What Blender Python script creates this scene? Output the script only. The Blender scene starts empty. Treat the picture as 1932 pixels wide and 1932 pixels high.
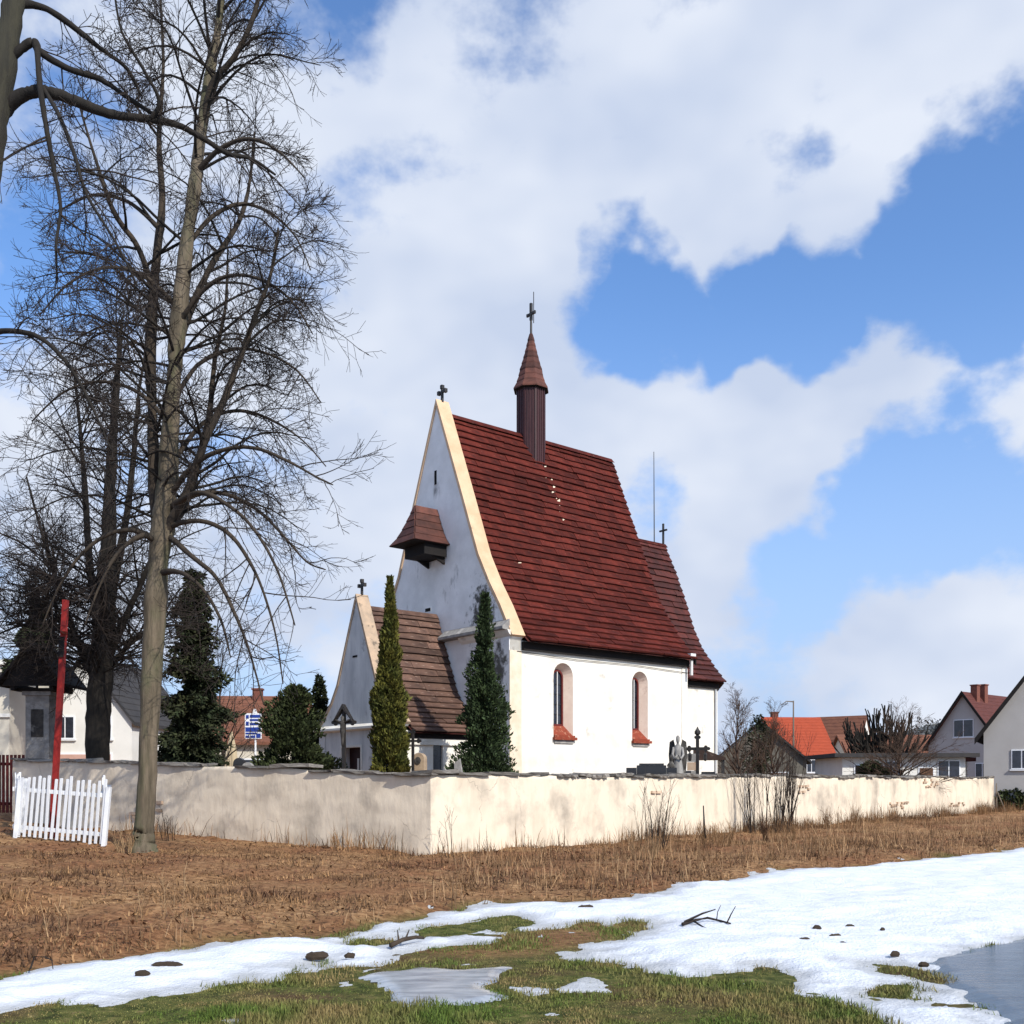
import bpy, math, random
import numpy as np
from mathutils import Vector, Matrix
random.seed(7)
RNG = np.random.default_rng(11)
scene = bpy.context.scene
COL = scene.collection

# ------------------------------------------------------------------ camera
EYE, FOC, CX, HZ = 1.75, 1900.0, 966.0, 1470.0
cd = bpy.data.cameras.new('camera'); cam = bpy.data.objects.new('camera', cd); COL.objects.link(cam)
cam.location = (0, 0, EYE); cam.rotation_euler = (math.radians(90), 0, 0)
cd.sensor_width = 36; cd.lens = 36 * FOC / 1932.0; cd.shift_y = (HZ - 966) / 1932.0
cd.clip_start = 0.1; cd.clip_end = 9000
scene.camera = cam

# ------------------------------------------------------------------ sky, sun, exposure
SUN_EL = math.radians(38); SUNH = Vector((0.62, -0.785)).normalized()
SKY_STRENGTH = 0.15
def build_world():
    w = bpy.data.worlds.new('World'); scene.world = w; w.use_nodes = True
    nt = w.node_tree; nt.nodes.clear(); N = nt.nodes.new; Lk = nt.links.new
    out = N('ShaderNodeOutputWorld'); bg = N('ShaderNodeBackground'); bg.inputs[1].default_value = SKY_STRENGTH
    sky = N('ShaderNodeTexSky'); sky.sky_type = 'NISHITA'; sky.sun_disc = False
    sky.sun_elevation = SUN_EL; sky.sun_rotation = math.atan2(SUNH.x, SUNH.y)
    sky.air_density = 1.0; sky.dust_density = 1.0; sky.ozone_density = 2.0
    tc = N('ShaderNodeTexCoord'); nrm = N('ShaderNodeVectorMath'); nrm.operation = 'NORMALIZE'
    Lk(tc.outputs['Generated'], nrm.inputs[0])
    def math_(op, a, b=None, clamp=False):
        m = N('ShaderNodeMath'); m.operation = op; m.use_clamp = clamp
        for i, v in enumerate((a, b)):
            if v is None: continue
            if isinstance(v, (int, float)): m.inputs[i].default_value = v
            else: Lk(v, m.inputs[i])
        return m.outputs[0]
    def noise(scale, detail, rough, off=(0, 0, 0), stretch=(1, 1, 1), dist=0.0):
        mp = N('ShaderNodeMapping'); mp.inputs['Location'].default_value = off; mp.inputs['Scale'].default_value = stretch
        Lk(nrm.outputs[0], mp.inputs[0])
        n = N('ShaderNodeTexNoise'); n.inputs['Scale'].default_value = scale; n.inputs['Detail'].default_value = detail
        n.inputs['Roughness'].default_value = rough; n.inputs['Distortion'].default_value = dist
        Lk(mp.outputs[0], n.inputs['Vector']); return n.outputs['Fac']
    n1 = noise(6.5, 6, 0.60, (1.1, 2.4, 0.7), (1, 1, 1.4))
    f = math_('MULTIPLY_ADD', n1, 2.0); f.node.inputs[2].default_value = -0.45
    wn = N('ShaderNodeTexNoise'); wn.inputs['Scale'].default_value = 11; wn.inputs['Detail'].default_value = 3; wn.inputs['Roughness'].default_value = 0.6; Lk(nrm.outputs[0], wn.inputs['Vector'])
    wb = N('ShaderNodeVectorMath'); wb.operation = 'MULTIPLY_ADD'; Lk(wn.outputs['Color'], wb.inputs[0]); wb.inputs[1].default_value = (.10, .10, .08); Lk(nrm.outputs[0], wb.inputs[2])
    wc = N('ShaderNodeVectorMath'); wc.operation = 'SUBTRACT'; Lk(wb.outputs[0], wc.inputs[0]); wc.inputs[1].default_value = (.05, .05, .04)
    wd = N('ShaderNodeVectorMath'); wd.operation = 'NORMALIZE'; Lk(wc.outputs[0], wd.inputs[0])
    # clouds are heaped where these directions say, open where the weight is negative
    blobs = [(1170,795,230,.36),(1400,805,200,.36),(1590,750,160,.38),(1700,640,90,.36),
             (1290,480,140,.34),(1450,480,130,.32),(1450,220,380,.22),(1830,130,280,.24),
             (1880,765,125,.58),(1390,1015,160,.46),(1350,1150,110,.34),(1690,1190,210,.34),(1880,1160,190,.28),
             (850,850,360,.36),(760,420,520,.24),
             (1150,594,115,-.66),(1310,592,125,-.78),(1460,590,120,-.78),(1590,545,120,-.66),(1740,480,115,-.46),(1900,420,165,-.46),(1620,450,80,.26),(1480,860,140,.25),(1850,610,120,-.40),
             (1750,905,130,-.48),(1890,940,150,-.44),(1600,1010,140,-.55),(1270,940,105,-.62),(1470,1110,100,-.5),(1165,480,65,-.32),(1490,320,75,-.26),(620,50,80,-.24),(110,500,110,-.2),(200,980,260,.30)]
    for px, py, r, wt in blobs:
        v = Vector(((px - CX) / FOC, 1, (HZ - py) / FOC)).normalized()
        d = N('ShaderNodeVectorMath'); d.operation = 'DOT_PRODUCT'; Lk(wd.outputs[0], d.inputs[0]); d.inputs[1].default_value = v
        a = r * 1.3 / FOC
        mr = N('ShaderNodeMapRange'); mr.inputs['From Min'].default_value = math.cos(a); mr.inputs['From Max'].default_value = 1
        mr.inputs['To Max'].default_value = wt * (1.0 if wt > 0 else 1.2); Lk(d.outputs['Value'], mr.inputs['Value'])
        f = math_('ADD', f, mr.outputs[0])
    mask = N('ShaderNodeMapRange'); mask.interpolation_type = 'SMOOTHSTEP'
    mask.inputs['From Min'].default_value = 0.36; mask.inputs['From Max'].default_value = 0.84; Lk(f, mask.inputs['Value'])
    # cloud body: lit white, lavender grey where thick
    n2 = noise(5, 3, 0.55, (7.7, 2.2, 4.1), (1, 1, 1.6))
    cr = N('ShaderNodeValToRGB'); e = cr.color_ramp.elements
    K = 0.1 / SKY_STRENGTH
    e[0].position = 0.36; e[0].color = (5.0 * K, 5.75 * K, 7.3 * K, 1); e[1].position = 0.66; e[1].color = (6.8 * K, 7.3 * K, 8.3 * K, 1)
    Lk(n2, cr.inputs[0])
    # deepen the clear blue a little
    hs = N('ShaderNodeMix'); hs.data_type = 'RGBA'; hs.blend_type = 'MULTIPLY'; hs.inputs[0].default_value = 1
    Lk(sky.outputs[0], hs.inputs[6]); hs.inputs[7].default_value = (0.80, 1.03, 1.30, 1)
    mx = N('ShaderNodeMix'); mx.data_type = 'RGBA'
    sep = N('ShaderNodeSeparateXYZ'); Lk(nrm.outputs[0], sep.inputs[0])
    hzn = N('ShaderNodeMapRange'); hzn.interpolation_type = 'SMOOTHSTEP'; Lk(sep.outputs[2], hzn.inputs[0]); hzn.inputs[1].default_value = .46; hzn.inputs[2].default_value = .0; hzn.inputs[4].default_value = .85
    hz2 = N('ShaderNodeMix'); hz2.data_type = 'RGBA'; Lk(hzn.outputs[0], hz2.inputs[0]); Lk(hs.outputs[2], hz2.inputs[6]); hz2.inputs[7].default_value = (3.9 * K, 5.1 * K, 7.6 * K, 1)
    Lk(mask.outputs[0], mx.inputs[0]); Lk(hz2.outputs[2], mx.inputs[6]); Lk(cr.outputs[0], mx.inputs[7])
    Lk(mx.outputs[2], bg.inputs[0]); Lk(bg.outputs[0], out.inputs[0])
build_world()
sl = bpy.data.lights.new('sun', 'SUN'); sl.energy = 4.3; sl.angle = math.radians(0.53); sl.color = (1.0, 0.94, 0.85)
so = bpy.data.objects.new('sun', sl); COL.objects.link(so); so.location = (30, -30, 40)
sdir = Vector((SUNH.x * math.cos(SUN_EL), SUNH.y * math.cos(SUN_EL), math.sin(SUN_EL)))
so.rotation_euler = sdir.to_track_quat('Z', 'Y').to_euler()
vs = scene.view_settings; vs.view_transform = 'Standard'; vs.look = 'None'; vs.exposure = 0.22; vs.gamma = 1; vs.use_curve_mapping = False

# ------------------------------------------------------------------ helpers
def P(px, py, d): return Vector(((px - CX) / FOC * d, d, EYE + (HZ - py) / FOC * d))
def hash2(ix, iy, seed):
    h = (ix.astype(np.int64) * 374761393 + iy.astype(np.int64) * 668265263 + seed * 1442695041) & 0x7fffffff
    h = ((h ^ (h >> 13)) * 1274126177) & 0x7fffffff
    return ((h ^ (h >> 16)) & 0xffff) / 65535.0
def vnoise(x, y, seed=0):
    x = np.asarray(x, float); y = np.asarray(y, float)
    ix = np.floor(x); iy = np.floor(y); fx = x - ix; fy = y - iy
    fx = fx * fx * (3 - 2 * fx); fy = fy * fy * (3 - 2 * fy)
    a = hash2(ix, iy, seed); b = hash2(ix + 1, iy, seed); c = hash2(ix, iy + 1, seed); d = hash2(ix + 1, iy + 1, seed)
    return (a * (1 - fx) + b * fx) * (1 - fy) + (c * (1 - fx) + d * fx) * fy - 0.5
def fbm(x, y, o=4, seed=0):
    r = 0; a = 1.0
    for i in range(o):
        r = r + a * vnoise(np.asarray(x) * 2 ** i, np.asarray(y) * 2 ** i, seed + i * 17); a *= 0.5
    return r
def sstep(a, b, x): t = np.clip((x - a) / (b - a), 0, 1); return t * t * (3 - 2 * t)

def link(o, parent=None):
    COL.objects.link(o)
    if parent is not None: o.parent = parent
    return o
def tag(o, label=None, cat=None, group=None, kind=None):
    if label: o['label'] = label
    if cat: o['category'] = cat
    if group: o['group'] = group
    if kind: o['kind'] = kind
    return o
def empty(name, loc, rz=0.0):
    o = bpy.data.objects.new(name, None); o.empty_display_size = 0.2; COL.objects.link(o); o.location = loc; o.rotation_euler = (0, 0, rz); return o
def np_mesh(name, V, F, mat, parent=None, smooth=False, kind=None):
    """V (n,3), F (m,k) all faces k-sided"""
    V = np.ascontiguousarray(V, np.float32); F = np.ascontiguousarray(F, np.int32)
    me = bpy.data.meshes.new(name); k = F.shape[1]
    me.vertices.add(len(V)); me.vertices.foreach_set('co', V.ravel())
    me.loops.add(F.size); me.loops.foreach_set('vertex_index', F.ravel())
    me.polygons.add(len(F)); me.polygons.foreach_set('loop_start', np.arange(0, F.size, k, dtype=np.int32))
    me.polygons.foreach_set('loop_total', np.full(len(F), k, np.int32))
    if smooth: me.polygons.foreach_set('use_smooth', np.ones(len(F), bool))
    me.update(calc_edges=True); me.materials.append(mat)
    o = bpy.data.objects.new(name, me); link(o, parent)
    if kind: o['kind'] = kind
    return o

class MB:
    def __init__(s): s.v = []; s.f = []
    def add(s, vs, fs):
        b = len(s.v); s.v += [tuple(v) for v in vs]; s.f += [tuple(b + i for i in f) for f in fs]; return s
    def box(s, c, d, R=None):
        x, y, z = d[0] / 2, d[1] / 2, d[2] / 2
        vs = [Vector(p) for p in ((-x,-y,-z),(x,-y,-z),(x,y,-z),(-x,y,-z),(-x,-y,z),(x,-y,z),(x,y,z),(-x,y,z))]
        if R is not None: vs = [R @ v for v in vs]
        c = Vector(c)
        return s.add([c + v for v in vs], [(0,3,2,1),(4,5,6,7),(0,1,5,4),(1,2,6,5),(2,3,7,6),(3,0,4,7)])
    def lohi(s, a, b): return s.box([(p + q) / 2 for p, q in zip(a, b)], [abs(q - p) for p, q in zip(a, b)])
    def tube(s, pts, rad, n=8, cap=True):
        pts = [Vector(p) for p in pts]; m = len(pts); b = len(s.v)
        if not hasattr(rad, '__len__'): rad = [rad] * m
        t0 = (pts[1] - pts[0]).normalized(); ref = Vector((1, 0, 0)) if abs(t0.x) < .8 else Vector((0, 1, 0))
        for i, p in enumerate(pts):
            t = (pts[min(i + 1, m - 1)] - pts[max(i - 1, 0)]).normalized()
            u = t.cross(ref).normalized(); w = t.cross(u).normalized()
            for k in range(n):
                a = 2 * math.pi * k / n; s.v.append(tuple(p + (u * math.cos(a) + w * math.sin(a)) * rad[i]))
        for i in range(m - 1):
            for k in range(n): s.f.append((b + i * n + k, b + i * n + (k + 1) % n, b + (i + 1) * n + (k + 1) % n, b + (i + 1) * n + k))
        if cap: s.f.append(tuple(b + k for k in range(n))[::-1]); s.f.append(tuple(b + (m - 1) * n + k for k in range(n)))
        return s
    def rings(s, rings, cap=True):
        b = len(s.v); n = len(rings[0])
        for r in rings: s.v += [tuple(p) for p in r]
        for i in range(len(rings) - 1):
            for k in range(n): s.f.append((b + i * n + k, b + i * n + (k + 1) % n, b + (i + 1) * n + (k + 1) % n, b + (i + 1) * n + k))
        if cap: s.f.append(tuple(b + k for k in range(n))[::-1]); s.f.append(tuple(b + (len(rings) - 1) * n + k for k in range(n)))
        return s
    def prism(s, poly, ext):
        """extrude 3D polygon along vector ext"""
        n = len(poly); e = Vector(ext); vs = [Vector(p) for p in poly]; vs = vs + [v + e for v in vs]
        return s.add(vs, [tuple(range(n))[::-1], tuple(range(n, 2 * n))] + [(i, (i + 1) % n, n + (i + 1) % n, n + i) for i in range(n)])
    def build(s, name, mat, parent=None, smooth=False, kind=None, fix=True):
        me = bpy.data.meshes.new(name); me.from_pydata(s.v, [], s.f); me.materials.append(mat)
        if fix:
            import bmesh
            bm = bmesh.new(); bm.from_mesh(me); bmesh.ops.recalc_face_normals(bm, faces=bm.faces); bm.to_mesh(me); bm.free()
        if smooth: me.polygons.foreach_set('use_smooth', [True] * len(me.polygons))
        me.update(); o = bpy.data.objects.new(name, me); link(o, parent)
        if kind: o['kind'] = kind
        return o

# ------------------------------------------------------------------ materials
def mat(name, c1, c2=None, scale=4.0, rough=0.85, bump=0.0, bscale=30.0, vary=0.0, spec=0.25, stretch=(1, 1, 1), c3=None, s3=1.2, t3=0.6, w3=0.08,
        stretch3=(1, 1, 1), detail=6, metallic=0.0, world=False, contrast=(0.35, 0.65), bdist=0.02, bstretch=None, trans=0.0):
    m = bpy.data.materials.new(name); m.use_nodes = True; nt = m.node_tree; N = nt.nodes.new; Lk = nt.links.new
    bs = nt.nodes['Principled BSDF']; bs.inputs['Roughness'].default_value = rough; bs.inputs['Specular IOR Level'].default_value = spec
    bs.inputs['Metallic'].default_value = metallic
    if world: g = N('ShaderNodeNewGeometry'); co = g.outputs['Position']
    else: t = N('ShaderNodeTexCoord'); co = t.outputs['Object']
    def nz(sc, st, det, off=0.0):
        mp = N('ShaderNodeMapping'); mp.inputs['Scale'].default_value = st; mp.inputs['Location'].default_value = (off, off * .7, off * 1.3); Lk(co, mp.inputs[0])
        n = N('ShaderNodeTexNoise'); n.inputs['Scale'].default_value = sc; n.inputs['Detail'].default_value = det; n.inputs['Roughness'].default_value = 0.6
        Lk(mp.outputs[0], n.inputs['Vector']); return n.outputs['Fac']
    def rgbmix(fac, a, b, blend='MIX'):
        x = N('ShaderNodeMix'); x.data_type = 'RGBA'; x.blend_type = blend
        for i, v in ((0, fac), (6, a), (7, b)):
            if isinstance(v, (int, float)): x.inputs[i].default_value = v
            elif isinstance(v, tuple): x.inputs[i].default_value = (*v[:3], 1)
            else: Lk(v, x.inputs[i])
        return x.outputs[2]
    def rng(v, a, b, c=0.0, d=1.0):
        r = N('ShaderNodeMapRange'); Lk(v, r.inputs[0]); r.inputs[1].default_value = a; r.inputs[2].default_value = b; r.inputs[3].default_value = c; r.inputs[4].default_value = d
        return r.outputs[0]
    col = c1
    if c2 is not None: col = rgbmix(rng(nz(scale, stretch, detail), *contrast), c1, c2)
    if c3 is not None: col = rgbmix(rng(nz(s3, stretch3, 8, 5.3), t3 - w3, t3 + w3), col, c3)
    if vary > 0:
        oi = N('ShaderNodeObjectInfo'); g2 = N('ShaderNodeNewGeometry')
        ad = N('ShaderNodeMath'); ad.operation = 'ADD'; Lk(oi.outputs['Random'], ad.inputs[0]); Lk(g2.outputs['Random Per Island'], ad.inputs[1])
        fr = N('ShaderNodeMath'); fr.operation = 'FRACT'; Lk(ad.outputs[0], fr.inputs[0])
        v = rng(fr.outputs[0], 0, 1, 1 - vary, 1 + vary)
        cb = N('ShaderNodeCombineColor')
        for i in range(3): Lk(v, cb.inputs[i])
        col = rgbmix(1.0, col, cb.outputs[0], 'MULTIPLY')
    if isinstance(col, tuple): bs.inputs['Base Color'].default_value = (*col[:3], 1)
    else: Lk(col, bs.inputs['Base Color'])
    if bump > 0:
        b = N('ShaderNodeBump'); b.inputs['Strength'].default_value = bump; b.inputs['Distance'].default_value = bdist
        Lk(nz(bscale, bstretch or stretch, 6, 2.1), b.inputs['Height']); Lk(b.outputs[0], bs.inputs['Normal'])
    if trans > 0: bs.inputs['Transmission Weight'].default_value = trans
    return m

M = {}
M['plaster'] = mat('white_plaster', (.78,.76,.70), (.66,.62,.54), 1.1, .9, .4, 7, c3=(.46,.42,.36), s3=1.3, t3=.67, w3=.05)
M['gable_plaster'] = mat('weathered_gable_plaster', (.84,.83,.81), (.72,.71,.69), 1.3, .9, .4, 7, c3=(.16,.155,.15), s3=.75, t3=.655, w3=.05, stretch3=(1,1,.45))
M['porch_plaster'] = mat('grey_streaked_plaster', (.72,.71,.68), (.50,.50,.49), 1.8, .9, .35, 9, stretch=(1,1,.3), c3=(.2,.2,.19), s3=1.1, t3=.68, w3=.05)
M['quoin'] = mat('cream_plaster', (.72,.63,.50), (.64,.52,.38), 2.2, .9, .3, 9, c3=(.33,.3,.26), s3=2, t3=.7, w3=.04)
M['coping'] = mat('ochre_coping', (.64,.45,.29), (.54,.36,.22), 1.5, .85, .3, 14, c3=(.3,.22,.15), s3=1.7, t3=.68, w3=.05)
M['coping2'] = mat('weathered_coping', (.48,.35,.24), (.34,.26,.19), 2.5, .9, .4, 14, c3=(.16,.13,.1), s3=3, t3=.62, w3=.05)
M['roof_red'] = mat('red_painted_boards', (.100,.0175,.0115), (.046,.0098,.0075), 2.2, .8, .35, 22, vary=.30, spec=.12, stretch=(1.2,.5,1), c3=(.23,.10,.07), s3=5, t3=.69, w3=.05)
M['roof_brown'] = mat('brown_boards', (.118,.066,.047), (.060,.034,.026), 2.2, .72, .3, 22, vary=.45, stretch=(1.2,.5,1), c3=(.26,.19,.15), s3=5, t3=.66, w3=.05)
M['roof_dark'] = mat('dark_brown_boards', (.085,.020,.015), (.045,.014,.011), 2.2, .7, .3, 22, vary=.35, stretch=(1.2,.5,1))
M['spire'] = mat('red_brown_spire_boards', (.11,.040,.028), (.06,.024,.018), 3, .7, .3, 22, vary=.35)
M['timber_and_shade_black'] = mat('black_timber_and_shade', (.010,.009,.009), (.016,.013,.012), 3, .85)  # black of real timber, and of shade painted under the eaves
M['turret'] = mat('plum_brown_boards', (.060,.022,.024), (.035,.014,.017), 3, .55, .2, 20, stretch=(3,3,.3), vary=.25)
M['iron'] = mat('black_iron', (.012,.012,.013), (.03,.024,.02), 9, .55, .2, 40, spec=.4)
M['redframe'] = mat('dark_red_frame', (.13,.018,.014), (.09,.014,.012), 6, .6)
M['terracotta'] = mat('terracotta_sill', (.26,.048,.022), (.17,.035,.018), 7, .75, .2, 30, c3=(.55,.35,.22), s3=9, t3=.66)
M['reveal'] = mat('pinkish_reveal_plaster', (.74,.61,.51), (.66,.52,.43), 3, .9, .3, 20, c3=(.40,.26,.2), s3=4, t3=.68)
M['glass'] = mat('dark_window_glass', (.012,.015,.022), (.03,.035,.05), 3, .12, spec=.6)
M['leadwhite'] = mat('pale_window_bar', (.6,.6,.58), None, rough=.6)
M['maroon'] = mat('maroon_doorway', (.035,.008,.008), (.02,.006,.006), 4, .6)
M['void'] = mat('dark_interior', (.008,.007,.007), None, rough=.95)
M['wallcream'] = mat('cream_lime_render', (.70,.605,.475), (.53,.45,.345), 1.5, .93, .5, 7, stretch=(1,1,.35), contrast=(.46,.74), c3=(.36,.31,.25), s3=.8, t3=.61, w3=.10, bdist=.03, world=True)
M['slate'] = mat('slate_coping', (.11,.10,.09), (.21,.19,.165), 6, .85, .4, 25, vary=.45, c3=(.34,.31,.27), s3=3.5, t3=.6)
M['brickpatch'] = mat('exposed_wall_stone', (.44,.31,.22), (.52,.40,.29), 5, .9, .4, 25, vary=.4)
M['bark_tan'] = mat('tan_bark', (.175,.14,.098), (.075,.062,.042), 3.0, .9, 1.0, 16, stretch=(3,3,.35), c3=(.075,.085,.04), s3=1.4, t3=.58, w3=.1, bstretch=(4,4,.35), stretch3=(1,1,.4))
M['bark_dark'] = mat('dark_bark', (.024,.020,.016), (.014,.012,.010), 4, .9, .6, 24, stretch=(3,3,.4))
M['bark_edge'] = mat('dark_olive_bark', (.055,.050,.032), (.028,.026,.020), 2.4, .9, .7, 20, stretch=(3,3,.35), bstretch=(4,4,.35))
M['bark_limb'] = mat('brown_bark', (.055,.042,.030), (.030,.024,.019), 3, .9, .5, 22)
M['twig'] = mat('twig_bark', (.024,.019,.016), (.036,.026,.020), 2, .85)
M['twig_brown'] = mat('brown_twigs', (.10,.062,.042), (.06,.04,.03), 2, .85, vary=.3)
M['thuja_gold'] = mat('golden_thuja', (.115,.105,.018), (.055,.065,.014), 2.5, .8, vary=.6)
M['thuja_dark'] = mat('dark_thuja', (.040,.062,.022), (.022,.036,.014), 2.5, .8, vary=.6)
M['spruce'] = mat('spruce_needles', (.022,.034,.014), (.034,.036,.016), 2.0, .8, vary=.6)
M['yew'] = mat('evergreen_shrub', (.040,.050,.016), (.024,.034,.012), 2.0, .8, vary=.6)
M['white_paint'] = mat('white_paint', (.76,.78,.80), (.68,.70,.72), 5, .55, .1, 30, c3=(.45,.45,.42), s3=7, t3=.7)
M['red_paint'] = mat('red_paint', (.27,.018,.014), (.19,.014,.012), 3, .55, .15, 20, c3=(.12,.012,.012), s3=2, t3=.62)
M['stone'] = mat('grey_stone', (.30,.29,.27), (.20,.19,.18), 5, .9, .6, 18, c3=(.42,.40,.37), s3=3, t3=.62)
M['sandstone'] = mat('tan_stone', (.40,.30,.20), (.30,.22,.15), 5, .85, .4, 20)
M['granite'] = mat('polished_black_granite', (.012,.012,.014), (.03,.03,.032), 60, .14, spec=.5)
M['darkstone'] = mat('blackened_sandstone', (.075,.068,.06), (.03,.028,.026), 5, .9, .5, 20, c3=(.2,.19,.17), s3=4, t3=.64)
M['house_white'] = mat('white_house_render', (.72,.71,.67), (.64,.63,.59), .9, .9, .15, 12)
M['house_grey'] = mat('grey_house_render', (.40,.39,.38), (.36,.35,.34), .8, .9, .15, 12)
M['house_cream'] = mat('cream_house_render', (.60,.56,.47), (.54,.50,.42), .8, .9, .15, 12)
M['house_pink'] = mat('pink_house_render', (.52,.33,.27), (.42,.25,.20), 2, .9, .15, 12)
M['tile_orange'] = mat('orange_roof_tiles', (.36,.064,.027), (.28,.05,.022), 2.0, .8, .5, 9, stretch=(1,6,1))
M['tile_brown'] = mat('brown_roof_tiles', (.20,.085,.05), (.14,.06,.04), 2.0, .85, .5, 9, stretch=(1,6,1))
M['tile_dark'] = mat('dark_red_roof_tiles', (.11,.035,.028), (.075,.026,.022), 2.0, .85, .5, 9, stretch=(1,6,1))
M['tile_grey'] = mat('dark_grey_roofing', (.035,.034,.036), (.05,.047,.046), 2.0, .85, .3, 9)
M['barn'] = mat('weathered_barn_render', (.16,.15,.125), (.11,.10,.085), 1.5, .9, .3, 10)
M['chimney'] = mat('chimney_brick', (.20,.075,.05), (.13,.05,.04), 8, .9, .3, 30)
M['wood_grey'] = mat('grey_wood', (.17,.14,.11), (.11,.09,.07), 3, .85, .4, 20, stretch=(1,1,.2))
M['wood_brown'] = mat('brown_wood', (.15,.08,.045), (.10,.055,.035), 3, .85, .4, 20)
M['sign_blue'] = mat('sign_blue', (.018,.045,.26), None, rough=.45)
M['sign_white'] = mat('sign_white', (.75,.77,.80), None, rough=.45)
M['canvas'] = mat('beige_canvas', (.48,.40,.27), (.40,.33,.22), 4, .9, .2, 20)
M['steel'] = mat('galvanised_steel', (.45,.46,.47), None, rough=.45, metallic=.6)
M['straw'] = mat('dry_straw', (.36,.24,.13), (.21,.125,.068), 1.5, .9, vary=.55, world=True)
M['straw_dark'] = mat('dry_brown_grass', (.29,.17,.082), (.15,.085,.042), .8, .9, vary=.6, world=True, c3=(.085,.045,.026), s3=.7, t3=.53, w3=.07)
M['lawn_blade'] = mat('lawn_blades', (.082,.125,.022), (.21,.16,.065), 1.1, .75, vary=.5, world=True, contrast=(.40,.60))
M['leaf'] = mat('dead_leaf', (.20,.10,.048), (.11,.052,.028), 3, .85, vary=.6, world=True)
M['clod'] = mat('wet_earth', (.035,.025,.017), (.06,.042,.027), 9, .8, .5, 30)
def add_mould(m, c, r, col, sc=2.2, lo=.42, hi=.62):
    """a patch of dark mould with its own ragged outline, fixed to the wall (object coordinates)"""
    nt = m.node_tree; N = nt.nodes.new; Lk = nt.links.new; bs = nt.nodes['Principled BSDF']
    src = bs.inputs['Base Color'].links[0].from_socket; t = N('ShaderNodeTexCoord')
    s = N('ShaderNodeVectorMath'); s.operation = 'SUBTRACT'; Lk(t.outputs['Object'], s.inputs[0]); s.inputs[1].default_value = c
    d = N('ShaderNodeVectorMath'); d.operation = 'DIVIDE'; Lk(s.outputs[0], d.inputs[0]); d.inputs[1].default_value = r
    l = N('ShaderNodeVectorMath'); l.operation = 'LENGTH'; Lk(d.outputs[0], l.inputs[0])
    n = N('ShaderNodeTexNoise'); n.inputs['Scale'].default_value = sc; n.inputs['Detail'].default_value = 9; n.inputs['Roughness'].default_value = .68; Lk(t.outputs['Object'], n.inputs['Vector'])
    a = N('ShaderNodeMapRange'); Lk(l.outputs['Value'], a.inputs[0]); a.inputs[1].default_value = 1.0; a.inputs[2].default_value = 0.0; a.inputs[3].default_value = -.3; a.inputs[4].default_value = .22
    ad = N('ShaderNodeMath'); ad.operation = 'ADD'; Lk(a.outputs[0], ad.inputs[0]); Lk(n.outputs['Fac'], ad.inputs[1])
    k = N('ShaderNodeMapRange'); Lk(ad.outputs[0], k.inputs[0]); k.inputs[1].default_value = lo; k.inputs[2].default_value = hi
    x = N('ShaderNodeMix'); x.data_type = 'RGBA'; Lk(k.outputs[0], x.inputs[0]); Lk(src, x.inputs[6]); x.inputs[7].default_value = (*col, 1); Lk(x.outputs[2], bs.inputs['Base Color'])
add_mould(M['gable_plaster'], (0, 1.6, 7.9), (2, 1.5, 2.6), (.09, .088, .08), 2.8, .45, .60)
add_mould(M['gable_plaster'], (0, .6, 5.8), (2, 1.0, 2.2), (.12, .115, .10), 2.8, .46, .62)

def add_cracks(m, scale=.5, col=(.20,.165,.13)):
    """thin wandering cracks in the render, only in some stretches"""
    nt = m.node_tree; N = nt.nodes.new; Lk = nt.links.new; bs = nt.nodes['Principled BSDF']; src = bs.inputs['Base Color'].links[0].from_socket
    g = N('ShaderNodeNewGeometry'); n = N('ShaderNodeTexNoise'); n.inputs['Scale'].default_value = 2.2; n.inputs['Detail'].default_value = 5; Lk(g.outputs['Position'], n.inputs['Vector'])
    a = N('ShaderNodeVectorMath'); a.operation = 'MULTIPLY_ADD'; Lk(n.outputs['Color'], a.inputs[0]); a.inputs[1].default_value = (.7, .7, .7); Lk(g.outputs['Position'], a.inputs[2])
    v = N('ShaderNodeTexVoronoi'); v.feature = 'DISTANCE_TO_EDGE'; v.inputs['Scale'].default_value = scale; Lk(a.outputs[0], v.inputs['Vector'])
    k = N('ShaderNodeMapRange'); Lk(v.outputs['Distance'], k.inputs[0]); k.inputs[1].default_value = .007; k.inputs[2].default_value = .002
    n2 = N('ShaderNodeTexNoise'); n2.inputs['Scale'].default_value = .5; n2.inputs['Detail'].default_value = 3; Lk(g.outputs['Position'], n2.inputs['Vector'])
    k2 = N('ShaderNodeMapRange'); Lk(n2.outputs['Fac'], k2.inputs[0]); k2.inputs[1].default_value = .52; k2.inputs[2].default_value = .62
    q = N('ShaderNodeMath'); q.operation = 'MULTIPLY'; Lk(k.outputs[0], q.inputs[0]); Lk(k2.outputs[0], q.inputs[1])
    x = N('ShaderNodeMix'); x.data_type = 'RGBA'; Lk(q.outputs[0], x.inputs[0]); Lk(src, x.inputs[6]); x.inputs[7].default_value = (*col, 1); Lk(x.outputs[2], bs.inputs['Base Color'])
add_cracks(M['wallcream'], .5, (.40,.34,.27))
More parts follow.
